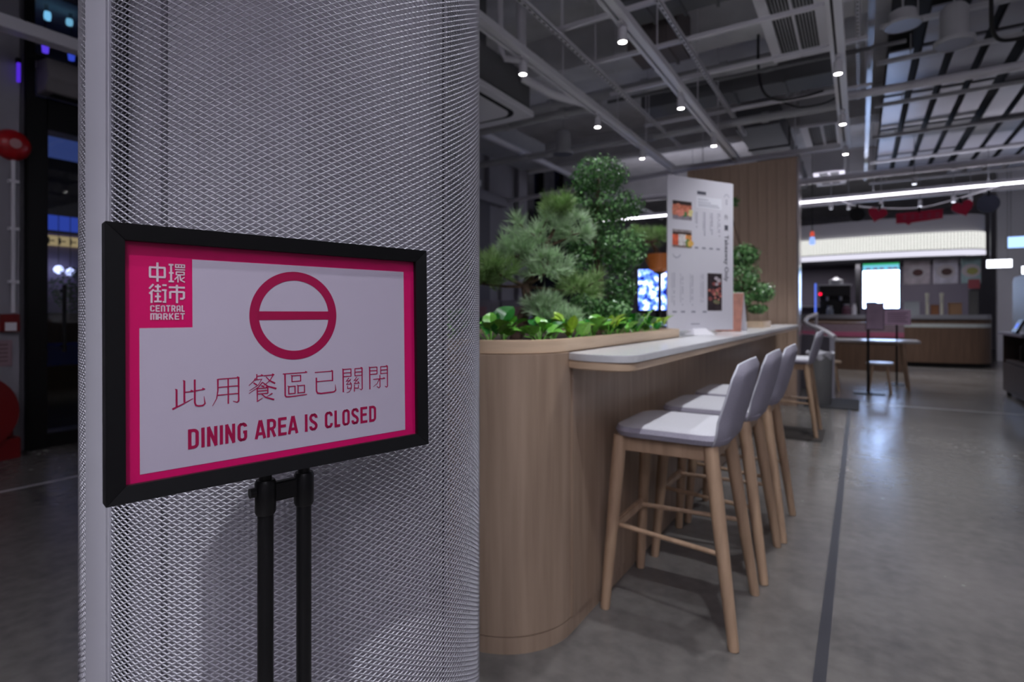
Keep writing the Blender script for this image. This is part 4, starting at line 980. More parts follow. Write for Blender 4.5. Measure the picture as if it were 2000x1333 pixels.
t2 = plate('crimson heart next to the grey plaque', 'garland_heart', heart, 1.47, 2.97, 12, M_hred); t2.rotation_euler = (0, R(-16), 0)
plate('round slate grey plaque hanging at the right of the garland', 'garland_disc', circ(.15), 1.80, 3.01, 12, mat('slate felt', (92, 96, 116), 0.7))
ribbon = [(-.33, -.10), (-.20, -.10), (-.15, -.14), (-.10, -.10), (.33, -.06), (.33, .10), (-.33, .08)]
bn = plate('crimson speech banner hanging in the middle of the garland', 'garland_banner', ribbon, 0.87, 2.88, 12, M_hred)
fl = Flat((0.87, 11.989, 2.88), (1, 0, 0), (0, 0, 1)); fl.N = Vector((0, -1, 0)); fl.z = .001; r = random.Random(2)
for k in range(5): x = -.24 + k * .115; fl.rect(x, x + .07, -.03, -.015); fl.rect(x, x + .07, .02, .035); fl.rect(x + .028, x + .042, -.04, .05)
fl.build('banner_print', mat('dull pink print', (170, 70, 96), 0.6), bn, kind='stuff')
cable('pale garland string drooping under the linear lamp', [(-0.35, 12, 3.31), (-0.1, 12, 3.17), (0.3, 12, 3.08), (0.9, 12, 3.03), (1.4, 12, 3.13), (1.75, 12, 3.22), (2.0, 12, 3.31)], .012, 'garland_string')
bpy.data.objects[[o.name for o in bpy.data.objects if o.name.startswith('cable_run')][-1]].data.materials[0] = M_white

# ------------------------------------------------------------------ food stall
sk = thing('food_stall', 'food stall with curved glowing fascia and wooden counter at the far end', 'stall', (0.6, 15.5, 0))
fx = [(-2.6, 15.75), (-1.6, 15.55), (-0.6, 15.38), (0.4, 15.3), (1.2, 15.32), (1.75, 15.42)] + arc(1.75, 16.02, 0.6, -80, 0, 8) + [(2.35, 17.6)]
M_fascia = bpy.data.materials.new('glowing mosaic'); M_fascia.use_nodes = True
nt = M_fascia.node_tree; nt.nodes.remove(nt.nodes['Principled BSDF']); e_ = nt.nodes.new('ShaderNodeEmission'); bt = nt.nodes.new('ShaderNodeTexBrick'); tcn = nt.nodes.new('ShaderNodeTexCoord'); sx_ = nt.nodes.new('ShaderNodeSeparateXYZ'); cx_ = nt.nodes.new('ShaderNodeCombineXYZ')
bt.offset = 0; bt.inputs['Scale'].default_value = 1; bt.inputs['Brick Width'].default_value = .06; bt.inputs['Row Height'].default_value = .06; bt.inputs['Mortar Size'].default_value = .008
bt.inputs['Color1'].default_value = lin((255, 255, 252)); bt.inputs['Color2'].default_value = lin((250, 252, 248)); bt.inputs['Mortar'].default_value = lin((168, 166, 160))
nt.links.new(tcn.outputs['Object'], sx_.inputs[0]); nt.links.new(sx_.outputs[0], cx_.inputs[0]); nt.links.new(sx_.outputs[2], cx_.inputs[1]); nt.links.new(cx_.outputs[0], bt.inputs[0]); nt.links.new(bt.outputs[0], e_.inputs[0]); e_.inputs[1].default_value = 1.1; nt.links.new(e_.outputs[0], nt.nodes['Material Output'].inputs[0])
MB().wall(fx, .12, 2.60, 2.97).build('fascia', M_fascia, sk)
MB().wall([(p[0], p[1] - .01) for p in fx], .13, 2.575, 2.60).build('fascia_shadow_gap', M_grilled, sk)
MB().wall([(p[0], p[1] - .03) for p in fx], .12, 2.46, 2.575).build('light_band', emat('stall light band', (240, 238, 255), 0.95), sk)
MB().wall([(p[0], p[1] + .05) for p in fx], .3, 2.97, 3.35).build('upper_bulkhead', mat('stall bulkhead', (214, 212, 218), 0.7), sk)
MB().box(-2.6, 2.3, 15.6, 18, 2.42, 2.455).build('stall_soffit', M_wall_dk, sk)
cxl = [(-2.6, 15.7), (-1.5, 15.5), (-0.6, 15.36), (0.6, 15.3), (1.4, 15.36), (1.9, 15.46)] + arc(1.9, 16.01, 0.55, -80, 0, 6) + [(2.45, 17.2)]
MB().wall(cxl, .05, .10, .88).build('counter_front', M_walnut, sk)
MB().wall([(p[0], p[1] + .08) for p in cxl], .05, 0, .10).build('kick_plate', M_blackm, sk)
MB().wall(cxl, .05, .88, .96).build('mosaic_band', mat('pale mosaic band', (176, 184, 184), 0.3, var=.25, scale=60), sk)
MB().wall(cxl, .05, .96, 1.06).build('upper_front', M_walnut, sk)
MB().wall([(p[0], p[1] - .04) for p in cxl], .6, 1.06, 1.10).build('counter_slab', M_steel, sk)
MB().wall([(p[0], p[1] + .03) for p in cxl], .015, 1.10, 1.16).build('steel_rail', M_steel, sk)
MB().box(-2.6, 2.3, 17.6, 17.8, 0, 2.45).build('back_wall', mat('stall back wall', (112, 106, 122), 0.5), sk)
MB().box(-0.1, 0.0, 16.2, 17.6, 1.1, 2.45).build('divider', M_grilled, sk)
MB().box(-1.6, -0.3, 17.3, 17.6, 1.35, 1.40).build('back_shelf', M_steel, sk)
sl_ = bpy.data.lights.new('soffit_fill', 'AREA'); sl_.shape = 'RECTANGLE'; sl_.size = 4.4; sl_.size_y = .08; sl_.energy = 34; sl_.color = (1, .95, 1)  # area light added under the soffit to brighten the stall interior
so_ = bpy.data.objects.new('soffit_fill', sl_); COL.objects.link(so_); so_.parent = sk; so_.location = (-0.7, 0.6, 2.41)
# hanging decorative menu screen (lit)
ms = thing('menu_screen', 'bright vertical menu screen hanging in the food stall', 'screen', (0.4, 15.45, 1.8))
MB().box(0.03, 0.78, 15.46, 15.52, 1.28, 2.38).build('screen_case', M_black, ms, bevel=.005)
fl = Flat((0, 15.459, 0), (1, 0, 0), (0, 0, 1)); fl.N = Vector((0, -1, 0)); fl.z = .001; fl.rect(.055, .755, 1.31, 2.35); scn = fl.build('display', emat('display white blue', (176, 204, 255), 15.0), ms)
fl.mb = MB(); fl.z = .002; fl.rect(.055, .755, 2.31, 2.35); fl.build('display_header', emat('display green', (60, 190, 120), 0.8), scn)
fl.mb = MB(); fl.z = .002; fl.rect(.055, .755, 2.18, 2.31); fl.build('display_picture', emat('display cyan', (120, 205, 235), 1.0), scn)
fl.mb = MB(); fl.z = .003
for k, (x, c) in enumerate(((.16, 0), (.3, 0), (.42, 0), (.58, 0), (.68, 0))): fl.disc(x, 2.22, .05, 12, .03)
fl.build('display_dishes', emat('display dishes', (150, 130, 170), 0.6), scn, kind='stuff')
fl.mb = MB(); fl.z = .003; r = random.Random(6)
for col in (.10, .44):
    for k in range(14):
        if r.random() < .85: fl.rect(col, col + r.uniform(.1, .26), 2.105 - k * .056, 2.135 - k * .056)
fl.build('display_text', emat('display text', (150, 180, 235), .8), scn, kind='stuff')
# picture menus on the back wall
M_pic = [mat('dish picture a', (206, 196, 200), .5, var=.3, scale=5), mat('dish picture b', (214, 212, 222), .5, var=.3, scale=5), mat('dish picture c', (160, 190, 190), .5, var=.3, scale=5)]
for k, (x0, x1, lb) in enumerate(((0.86, 1.36, 'left dish picture with a pot on the stall wall'), (1.42, 1.86, 'middle dish picture with a white plate on the stall wall'), (1.92, 2.26, 'right dish picture with a green bowl on the stall wall'))):
    t = thing('dish_poster', lb, 'poster', ((x0 + x1) / 2, 15.9, 2.1), group='dish posters in the food stall')
    MB().box(x0, x1, 15.9, 15.92, 1.86, 2.42).build('panel', M_pic[k], t)
    fl = Flat((0, 15.899, 0), (1, 0, 0), (0, 0, 1)); fl.N = Vector((0, -1, 0)); fl.z = .001; c = (x0 + x1) / 2
    fl.disc(c, 2.14, .17, 24, .15); pb = fl.build('plate', mat('plate print', (206, 200, 202), .5), t)
    fl.mb = MB(); fl.z = .002; fl.disc(c + .02, 2.13, .10, 20, .08); fl.build('food', mat('dish print', [(96, 60, 56), (84, 56, 52), (170, 170, 96)][k], .5), pb)
    MB().cyl((x0 + .05, 15.91, 2.42), (x0 + .05, 15.91, 2.46), .006, n=6).cyl((x1 - .05, 15.91, 2.42), (x1 - .05, 15.91, 2.46), .006, n=6).build('hooks', M_steel, t, kind='stuff')
# taps, machine, boxes
for k, x in enumerate((1.28, 1.54)):
    t = thing('beer_tap', ['left pale tap post on the stall counter', 'right pale tap post on the stall counter'][k], 'tap', (x, 15.6, 1.1), group='tap posts on the stall counter')
    MB().lathe([(.05, 0), (.05, .02), (.032, .03), (.032, .46), (.04, .47), (.04, .54), (.0, .55)], (x, 15.6, 1.1), 16, cap=False).build('post', mat('ivory post', (214, 214, 196), .35), t)
    MB().cyl((x, 15.6, 1.48), (x, 15.5, 1.46), .012, n=8).build('spout', M_steel, t)
cmn = thing('coffee_machine', 'black coffee machine with a red indicator on the stall counter', 'coffee machine', (-0.55, 15.8, 1.1))
MB().box(-0.85, -0.2, 15.65, 16.1, 1.12, 1.28).box(-0.85, -0.2, 15.85, 16.1, 1.28, 1.72).box(-0.85, -0.2, 15.62, 16.1, 1.60, 1.86).build('machine_body', M_black, cmn, bevel=.01)
MB().box(-0.88, -0.17, 15.6, 16.12, 1.86, 1.90).build('cup_warmer', M_steel, cmn, bevel=.005)
MB().cyl((-0.68, 15.7, 1.6), (-0.68, 15.7, 1.5), .035, n=14).cyl((-0.40, 15.7, 1.6), (-0.40, 15.7, 1.5), .035, n=14).build('brew_groups', M_steel, cmn, kind='stuff')
MB().lathe([(0, 0), (.02, 0), (.02, .01), (0, .012)], (-0.8, 15.61, 1.72), 12, cap=False).build('foot_dot', M_black, cmn)
bpy.data.objects.remove(bpy.data.objects['foot_dot'])
fl = Flat((-0.83, 15.615, 1.66), (1, 0, 0), (0, 0, 1)); fl.N = Vector((0, -1, 0)); fl.disc(0, 0, .035, 16); fl.build('indicator', emat('red indicator', (255, 20, 60), 2.5), cmn)
t = thing('sign_tube', 'slim blue glowing tube sign at the left of the coffee machine', 'sign', (-0.95, 15.55, 1.1))
MB().cyl((-0.93, 15.55, 1.14), (-0.93, 15.55, 1.92), .022, n=10).build('tube', emat('blue tube', (90, 120, 235), 1.1), t)
MB().cyl((-0.93, 15.55, 1.10), (-0.93, 15.55, 1.14), .05, n=12).build('foot', M_white, t)
t = thing('kettle', 'round steel pot standing on the coffee machine', 'pot', (-0.5, 15.8, 1.9)); MB().lathe([(.0, 0), (.14, 0), (.16, .05), (.15, .11), (.05, .15), (.03, .19), (0, .19)], (-0.5, 15.85, 1.9), 20, cap=False).build('pot_body', M_steel, t); MB().cyl((-.36, 15.8, 1.97), (-.28, 15.78, 2.0), .012, n=8).build('handle', M_black, t)
for k, (x, m_, lb, r_, h_) in enumerate(((-0.12, M_white, 'white cup stack on the stall counter', .05, .3), (-0.28, mat('plum jar', (96, 62, 76), .4), 'plum coloured jar on the stall counter', .09, .28), (-0.62, mat('smoky jar', (120, 126, 138), .2), 'smoky glass jar before the coffee machine', .08, .24))):
    t = thing('counter_jar', lb, 'jar', (x, 15.48, 1.1)); MB().lathe([(0, 0), (r_ * .9, 0), (r_, .02), (r_, h_ * .75), (r_ * .7, h_ * .88), (r_ * .7, h_), (0, h_)], (x, 15.52, 1.1), 18, cap=False).build('jar_body', m_, t); MB().lathe([(0, h_), (r_ * .74, h_), (r_ * .74, h_ + .03), (0, h_ + .035)], (x, 15.52, 1.1), 18, cap=False).build('lid', M_steel, t)
for k, (x, sz, m_, lb) in enumerate(((1.0, (.28, .2, .34), mat('clear bag', (170, 176, 180), .3), 'pale tall carton left of the tap posts'), (1.42, (.14, .16, .26), mat('pastry', (140, 92, 60), .6), 'brown box between the tap posts'), (1.78, (.22, .22, .3), mat('kraft box', (150, 116, 84), .6), 'kraft carton right of the tap posts'), (2.1, (.16, .12, .58), mat('grey dispenser', (92, 92, 90), .5), 'tall grey dispenser at the right stall corner'))):
    t = thing('counter_box', lb, 'box', (x, 15.68, 1.1)); MB().box(x - sz[0] / 2, x + sz[0] / 2, 15.68 - sz[1] / 2, 15.68 + sz[1] / 2, 1.10, 1.10 + sz[2]).build('box_body', m_, t, bevel=.006); MB().box(x - sz[0] / 2 - .004, x + sz[0] / 2 + .004, 15.68 - sz[1] / 2 - .004, 15.68 + sz[1] / 2 + .004, 1.10 + sz[2], 1.12 + sz[2]).build('lid', m_, t, bevel=.004)
t = thing('warning_sign', 'small red triangle warning sign on the grey dispenser', 'sign', (2.1, 15.6, 1.72)); MB().prism([(0, 0)] * 0 + [(2.0, 15.60), (2.2, 15.60), (2.2, 15.615), (2.0, 15.615)], 1.73, 1.93).build('sign_face', mat('red white sign', (176, 84, 90), .5), t)
# pendant with red and blue lamp near the screen
t = thing('pendant_lamp', 'small pendant with a red top and blue glass by the timber screen', 'lamp', (-1.0, 14.0, 2.9)); MB().cyl((-0.9, 14, 3.0), (-0.9, 14, 4.75), .008, n=6).build('cord', M_blackm, t); MB().lathe([(0, .1), (.03, .1), (.045, .04), (.045, 0), (0, 0)], (-0.9, 14, 2.9), 14, cap=False).build('red_cap', emat('red cap', (235, 90, 70), .8), t); MB().lathe([(0, .18), (.05, .16), (.06, .02), (.03, 0), (0, 0)], (-0.9, 14, 2.71), 14, cap=False).build('blue_glass', emat('blue glass', (150, 180, 255), 1.2), t)
# low pink-lit counter wing
wg = thing('counter_wing', 'low curved counter wing with pink band left of the stall', 'counter', (-0.2, 13.6, 0))
wl_ = [(-1.1, 14.0), (-0.5, 13.75), (0.2, 13.68), (0.75, 13.7)]
MB().wall(wl_, .05, .0, .70).build('wing_front', M_walnut, wg); MB().wall([(p[0], p[1] - .01) for p in wl_], .05, .70, .80).build('pink_band', mat('pink mosaic', (168, 92, 120), .35, var=.2, scale=60), wg); MB().wall(wl_, .05, .80, .96).build('mosaic', mat('mauve mosaic', (128, 112, 122), .35, var=.3, scale=60), wg); MB().wall(wl_, .5, .96, 1.0).build('wing_top', M_walnut, wg)

# ------------------------------------------------------------------ middle ground furniture
tb = thing('dining_table', 'oak dining table with white top in front of the food stall', 'table', (0.1, 10.7, 0))
MB().prism(rrect(-0.48, 0.78, 10.35, 11.15, .1), .735, .765).build('tabletop', M_top, tb, bevel=.004)
for x, y in ((-0.32, 10.5), (0.55, 10.5), (-0.32, 11.0), (0.55, 11.0)):
    sx = 1 if x > 0 else -1; MB().tube([(x + .09 * sx, y, 0), (x, y, .735)], [.018, .028], 10).build('leg', M_oak_leg, tb)
MB().box(-0.3, 0.5, 10.72, 10.78, .68, .735).build('apron', M_oak_leg, tb)
for k, (x, y, lb) in enumerate(((0.25, 10.12, 'low oak stool with pale seat before the dining table'), (-0.42, 10.05, 'low oak stool beside the curved partition'))):
    t = thing('low_stool', lb, 'stool', (x, y, 0), group='low stools at the dining table')
    MB().lathe([(0, .42), (.17, .42), (.18, .435), (.17, .455), (0, .46)], (x, y, 0), 24, cap=False).build('seat', M_top if k == 0 else M_oak_h, t)
    for a in range(4):
        c_, s2 = math.cos(PI / 4 + a * PI / 2), math.sin(PI / 4 + a * PI / 2); MB().tube([(x + .2 * c_, y + .2 * s2, 0), (x + .12 * c_, y + .12 * s2, .425)], [.014, .018], 8).build('leg', M_oak_leg, t)
# poster stands
t = thing('poster_stand', 'black pole stand with a small dark portrait poster in the aisle', 'sign', (0.11, 10.06, 0))
t.location = (0.11, 9.85, 0); WM[t.name] = Matrix.Translation(t.location)
MB().box(-0.09, 0.31, 9.72, 9.98, 0, .02).build('base', M_black, t, bevel=.004); MB().cyl((0.10, 9.85, .02), (0.10, 9.85, 1.35), .018, n=12).build('pole', M_black, t)
MB().box(0.08, 0.29, 9.815, 9.83, .96, 1.34).build('poster_panel', mat('plum poster', (186, 160, 182), .5, var=.15, scale=6), t); MB().box(0.07, 0.30, 9.83, 9.845, .95, 1.35).build('poster_frame', M_black, t)
t = thing('notice_stand', 'black pole stand with a landscape mauve notice beside the dark poster', 'sign', (0.52, 11.35, 0))
MB().lathe([(0, 0), (.16, 0), (.16, .012), (0, .018)], (0.52, 11.35, 0), 24, cap=False).build('base', M_black, t); MB().cyl((0.52, 11.35, .018), (0.52, 11.35, 1.0), .016, n=12).build('pole', M_black, t)
MB().box(0.33, 0.71, 11.315, 11.33, 1.0, 1.25).build('notice_panel', mat('mauve notice', (214, 182, 208), .5), t)
fl = Flat((0.33, 11.314, 1.0), (1, 0, 0), (0, 0, 1)); fl.N = Vector((0, -1, 0)); fl.z = .001
for k in range(5): fl.rect(.06, .34 - .03 * (k % 2), .19 - k * .036, .203 - k * .036)
fl.build('notice_print', mat('notice print', (112, 84, 108), .5), t, kind='stuff')
# curved partition with handrail
cpn = thing('curved_partition', 'low curved grey partition with sloping white handrail', 'partition', (-0.45, 9.1, 0))
MB().wall([(-0.30, 8.95)] + [(-0.34, 9.2), (-0.45, 9.6), (-0.62, 9.95), (-0.85, 10.2)], .06, 0, .86).build('partition_panel', mat('grey laminate', (150, 148, 158), .5), cpn)
rp = [(-0.30, 8.95, .86), (-0.36, 9.05, .9), (-0.5, 9.3, .97), (-0.68, 9.7, 1.02), (-0.75, 10.0, 1.07), (-0.72, 10.3, 1.13), (-0.62, 10.6, 1.18)]
MB().tube(rp, .03, 12).build('handrail', M_white, cpn); MB().cyl((-0.62, 10.6, 0), (-0.62, 10.6, 1.18), .02, n=10).build('newel', M_white, cpn)
# bin with liner, mat
bn_ = thing('waste_bin', 'tall grey waste bin with white liner behind the lone stool', 'bin', (-0.45, 8.33, 0.0))
MB().lathe([(0, 0.012), (.13, .012), (.135, .03), (.15, .62), (.155, .66), (.145, .66), (.13, .2), (0, .19)], (-0.45, 8.33, 0), 28, cap=False).build('bin_body', mat('grey plastic', (112, 112, 112), .5), bn_)
lm = MB(); vs = []; n = 40
for rr, z in ((.146, .60), (.160, .655), (.165, .685), (.145, .69), (.12, .64)):
    for i in range(n): a = 2 * PI * i / n; q = rr + .008 * math.sin(a * 7 + z * 30); vs.append((-0.45 + q * math.cos(a), 8.33 + q * math.sin(a), z + .012 * math.sin(a * 5)))
lm.add(vs, [(i * n + j, i * n + (j + 1) % n, (i + 1) * n + (j + 1) % n, (i + 1) * n + j) for i in range(4) for j in range(n)]); lm.build('bin_liner', mat('white bag', (200, 200, 208), .4), bn_)
MB().prism(rrect(-0.62, -0.01, 8.04, 9.0, .04), 0, .011).build('floor_mat', mat('dark rubber mat', (40, 40, 44), .8, bump=.3, scale=80), loc=(-0.3, 8.5, 0), label='dark rubber floor mat under the grey waste bin', cat='mat')
MB().prism(rrect(-0.86, -0.30, 5.9, 6.55, .04), 0, .008).build('floor_mat', mat('dark brown mat', (44, 38, 34), .85, bump=.3, scale=80), loc=(-0.58, 6.2, 0), label='dark mat under the lone far bar stool', cat='mat')
# right service station
M_espresso = wood_mat('espresso veneer', (62, 50, 46), (74, 60, 54))
ss = thing('service_station', 'dark walnut service station cabinet at the right edge', 'cabinet', (2.1, 10.1, 0))
MB().box(1.80, 2.7, 9.55, 10.9, .06, .10).box(1.80, 2.7, 9.55, 9.59, .10, .88).box(1.80, 2.7, 10.86, 10.9, .10, .88).box(2.66, 2.7, 9.55, 10.9, .1, .88).box(1.82, 2.66, 9.59, 10.86, .48, .52).build('carcass', M_espresso, ss, bevel=.003)
MB().box(1.80, 1.83, 9.6, 10.85, .10, .47).build('drawer_front', M_espresso, ss, bevel=.003)
MB().box(1.75, 2.74, 9.5, 10.95, .88, .92).build('station_top', mat('grey stone top', (132, 130, 142), .3), ss, bevel=.004)
for x, y in ((1.86, 9.62), (1.86, 10.83), (2.62, 9.62), (2.62, 10.83)): MB().cyl((x, y, 0), (x, y, .06), .03, n=12).build('foot', M_black, ss)
for k, (y, m_, lb) in enumerate(((9.85, M_white, 'white canister in the open shelf of the service station'), (10.15, M_galv, 'steel canister in the open shelf of the service station'), (10.5, M_black, 'black canister in the open shelf of the service station'))):
    t = thing('canister', lb, 'canister', (2.0, y, .52), group='canisters in the service station'); MB().lathe([(0, 0), (.08, 0), (.085, .02), (.085, .2), (.06, .23), (0, .23)], (2.0, y, .522), 18, cap=False).build('canister_body', m_, t); MB().lathe([(0, .23), (.05, .23), (.05, .26), (0, .265)], (2.0, y, .522), 14, cap=False).build('lid', M_blackm, t)
t = thing('sneeze_screen', 'frosted rounded screen panel standing on the service station', 'screen', (1.9, 10.3, .92))
mbs = MB(); ol = rrect(9.62, 10.85, .95, 1.72, .12); n = len(ol); mbs.add([(1.90, y, z) for y, z in ol] + [(1.915, y, z) for y, z in ol], [tuple(range(n)), tuple(range(n, 2 * n))[::-1]] + [(i, (i + 1) % n, n + (i + 1) % n, n + i) for i in range(n)])
mbs.build('screen_panel', mat('frosted acrylic', (150, 150, 146), .5), t); MB().box(1.87, 1.95, 9.75, 9.82, .92, .97).box(1.87, 1.95, 10.6, 10.67, .92, .97).build('screen_feet', M_steel, t, kind='stuff')
t = thing('payment_terminal', 'dark tablet terminal with blue screen on the service station', 'terminal', (1.82, 10.1, .92)); MB().obox((1.83, 10.1, 1.02), (.03, .28, .2), Matrix.Rotation(R(25), 3, 'Y')).build('tablet', M_black, t, bevel=.006); MB().box(1.78, 1.88, 10.03, 10.17, .92, .94).build('tablet_foot', M_black, t); MB().obox((1.812, 10.1, 1.026), (.004, .1, .07), Matrix.Rotation(R(25), 3, 'Y')).build('display', emat('terminal blue', (110, 140, 255), 1.2), t)
t = thing('paper_tray', 'small white tray at the near corner of the service station', 'tray', (1.88, 9.65, .92)); MB().prism(rrect(1.78, 1.98, 9.55, 9.8, .03), .92, .955).build('tray_body', M_white, t, bevel=.006); MB().prism(rrect(1.80, 1.96, 9.58, 9.77, .02), .955, .96).build('napkins', M_top, t)
# hanging light boxes
for k, (x0, x1, y, z0, z1, c, s, lb) in enumerate(((2.70, 3.3, 16, 2.60, 2.86, (150, 185, 240), 2.2, 'blue white hanging screen sign at the right edge beyond the stall'), (2.33, 2.77, 15.8, 2.17, 2.36, (240, 244, 255), 4.0, 'plain white light box hanging right of the stall'), (2.85, 3.4, 15.5, 2.0, 2.18, (235, 240, 255), 4.0, 'small white light box at the far right edge'))):
    t = thing('light_box', lb, 'sign', ((x0 + x1) / 2, y, z0), group='hanging light boxes'); MB().box(x0, x1, y + .01, y + .1, z0, z1).build('box_case', M_black, t)
    MB().box(x0 + .01, x1 - .01, y, y + .01, z0 + .01, z1 - .01).build('lit_face', emat('light box face', c, s), t); MB().cyl((x0 + .08, y + .05, z1), (x0 + .08, y + .05, 4.75), .008, n=6).cyl((x1 - .08, y + .05, z1), (x1 - .08, y + .05, 4.75), .008, n=6).build('rods', M_galv, t, kind='stuff')
struct('wall_right', MB().box(2.9, 9, 18.2, 18.4, 0, 4.75), mat('pale far wall', (222, 222, 232), .6))
# small far downlights around the stall
r = random.Random(15)
for k, (x, y) in enumerate(((-0.2, 13.2), (0.35, 13.2), (0.75, 11.2), (1.0, 13.6), (1.5, 13.4), (1.75, 13.4), (-0.5, 13.0))):
    t = thing('downlight', f'small lit downlight above the stall, {ordn[k]} from the timber screen' , 'downlight', (x, y, 3.3), group='downlights above the food stall'); MB().cyl((x, y, 3.3), (x, y, 3.42), .035, n=14).build('can', M_white, t); MB().cyl((x, y, 3.42), (x, y, 4.75), .006, n=6).build('rod', M_galv, t)
    l = bpy.data.lights.get('stall_spot')
    if not l: l = bpy.data.lights.new('stall_spot', 'SPOT'); l.energy = 55; l.color = (1, .95, .95); l.spot_size = R(110); l.spot_blend = .7; l.shadow_soft_size = .03
    lo = bpy.data.objects.new('beam', l); COL.objects.link(lo); lo.parent = t; lo.location = (0, 0, -.01)
    MB().lathe([(0, -.002), (.03, -.002)], (x, y, 3.3), 14, cap=False).build('lens', emat('downlight lens', (235, 240, 255), 5 if k in (2, 3, 4) else 1.2), t)

# ------------------------------------------------------------------ behind the bar: blue display, grey cabinets
t = thing('flower_screen', 'bright blue and white display screen behind the boxwood', 'screen', (-2.95, 9.4, 0))
MB().box(-3.3, -2.6, 9.4, 9.5, 1.22, 1.98).build('screen_case', M_black, t, bevel=.006); MB().cyl((-2.95, 9.45, .02), (-2.95, 9.45, 1.22), .03, n=12).build('pole', M_black, t); MB().box(-3.2, -2.7, 9.25, 9.65, 0, .02).build('base', M_black, t)
bm_ = bpy.data.materials.new('blue flower display'); bm_.use_nodes = True; nt = bm_.node_tree; nt.nodes.remove(nt.nodes['Principled BSDF']); e_ = nt.nodes.new('ShaderNodeEmission'); vo = nt.nodes.new('ShaderNodeTexNoise'); vo.inputs['Scale'].default_value = 8; vo.inputs['Detail'].default_value = 4; rp_ = nt.nodes.new('ShaderNodeValToRGB'); rp_.color_ramp.elements[0].color = lin((225, 235, 255)); rp_.color_ramp.elements[1].color = lin((10, 20, 90)); rp_.color_ramp.elements[0].position = .40; rp_.color_ramp.elements[1].position = .60
el = rp_.color_ramp.elements.new(.49); el.color = lin((90, 130, 245)); tcn = nt.nodes.new('ShaderNodeTexCoord'); nt.links.new(tcn.outputs['Object'], vo.inputs['Vector']); nt.links.new(vo.outputs[0], rp_.inputs[0]); nt.links.new(rp_.outputs[0], e_.inputs[0]); e_.inputs[1].default_value = 3.6; nt.links.new(e_.outputs[0], nt.nodes['Material Output'].inputs[0])
MB().box(-3.27, -2.63, 9.392, 9.4, 1.25, 1.95).build('display', bm_, t)
for k, (x, y, h_, lb) in enumerate(((-4.15, 5.85, 1.36, 'grey recycling cabinet nearest the mesh column behind the pine'), (-3.75, 6.05, 1.36, 'grey recycling cabinet second from the mesh column behind the pine'))):
    t = thing('recycling_cabinet', lb, 'cabinet', (x, y, 0), group='recycling cabinets behind the bar'); MB().box(x - .19, x + .19, y, y + .45, .03, h_).build('cabinet_body', mat('grey cabinet', (132, 130, 142), .5), t, bevel=.006); MB().box(x - .17, x + .17, y - .012, y, .08, h_ - .3).build('cabinet_door', mat('grey cabinet door', (124, 122, 134), .5), t, bevel=.003); MB().box(x - .12, x + .12, y - .004, y, h_ - .2, h_ - .08).build('label_panel', mat('pinkish label', (150, 116, 126), .5), t); MB().box(x - .17, x + .17, y + .05, y + .4, 0, .03).build('plinth', M_black, t)
wn = thing('wall_unit', 'grey wall mounted shutter unit beyond the pine', 'wall unit', (-6.1, 9.0, 2.2))
MB().box(-6.2, -6.05, 8.2, 8.9, 1.2, 3.3).build('shutter_panel', mat('grey shutter', (92, 90, 100), .6), wn); MB().box(-6.2, -5.95, 8.15, 9.4, 3.3, 3.5).build('shutter_box', M_wall, wn, bevel=.01); MB().box(-6.2, -6.04, 9.3, 9.75, 1.2, 2.75).build('door_leaf', M_wall, wn)

# ------------------------------------------------------------------ left wall fittings
t = thing('alarm_bell', 'round red fire alarm bell on the grey pilaster', 'alarm bell', (-6.1, 1.86, 2.62))
vs = []; n = 32; prof = [(.0, .0), (.03, .105), (.055, .10), (.085, .06), (.095, .022), (.098, .0)]
pr = [(0, .125), (.03, .122), (.04, .10), (.075, .075), (.085, .04), (.085, .0)]
mb = MB(); vs = [(-6.1 + (x_), 1.845 + r_ * math.cos(2 * PI * j / n), 2.62 + r_ * math.sin(2 * PI * j / n)) for r_, x_ in ((.128, 0), (.128, .03), (.11, .06), (.07, .085), (.03, .095), (.001, .096)) for j in range(n)]
mb.add(vs, [(i * n + j, i * n + (j + 1) % n, (i + 1) * n + (j + 1) % n, (i + 1) * n + j) for i in range(5) for j in range(n)]); mb.build('gong', M_red, t)
MB().cyl((-6.005, 1.845, 2.62), (-5.995, 1.845, 2.62), .04, n=18).build('centre_cap', mat('pale cap', (196, 150, 150), .4), t)
t = thing('conduit', 'white conduit running down from the red alarm bell', 'conduit', (-6.08, 1.86, 1.2)); MB().cyl((-6.085, 1.855, 1.2), (-6.085, 1.855, 2.52), .016, n=12).build('tube', M_white, t)
sd = MB()
for z in (1.45, 1.9, 2.3): sd.box(-6.1, -6.062, 1.82, 1.89, z, z + .025)
sd.build('saddles', M_white, t, kind='stuff')
t = thing('call_point', 'small red call point box with white label under the conduit', 'alarm', (-6.1, 1.82, 1.1)); MB().box(-6.1, -6.03, 1.755, 1.885, 1.04, 1.19).build('call_box', M_redd, t, bevel=.006); MB().box(-6.03, -6.026, 1.785, 1.86, 1.05, 1.12).build('call_label', M_white, t)
t = thing('wall_notice', 'pale pink notice plate under the call point', 'notice', (-6.1, 1.73, .86)); MB().box(-6.1, -6.092, 1.58, 1.85, .75, .97).build('plate', mat('pale pink plate', (150, 124, 132), .5), t); fl = Flat((-6.0915, 1.58, .75), (0, 1, 0), (0, 0, 1)); fl.N = Vector((1, 0, 0)); fl.z = .001
for k in range(5): fl.rect(.03, .24, .04 + k * .034, .052 + k * .034)
fl.build('notice_lines', mat('notice lines', (110, 84, 92), .5), t, kind='stuff')
hr = thing('hose_reel', 'large red fire hose reel on the left wall', 'hose reel', (-6.0, 1.55, 0)); n = 40; hc = (1.50, .40)
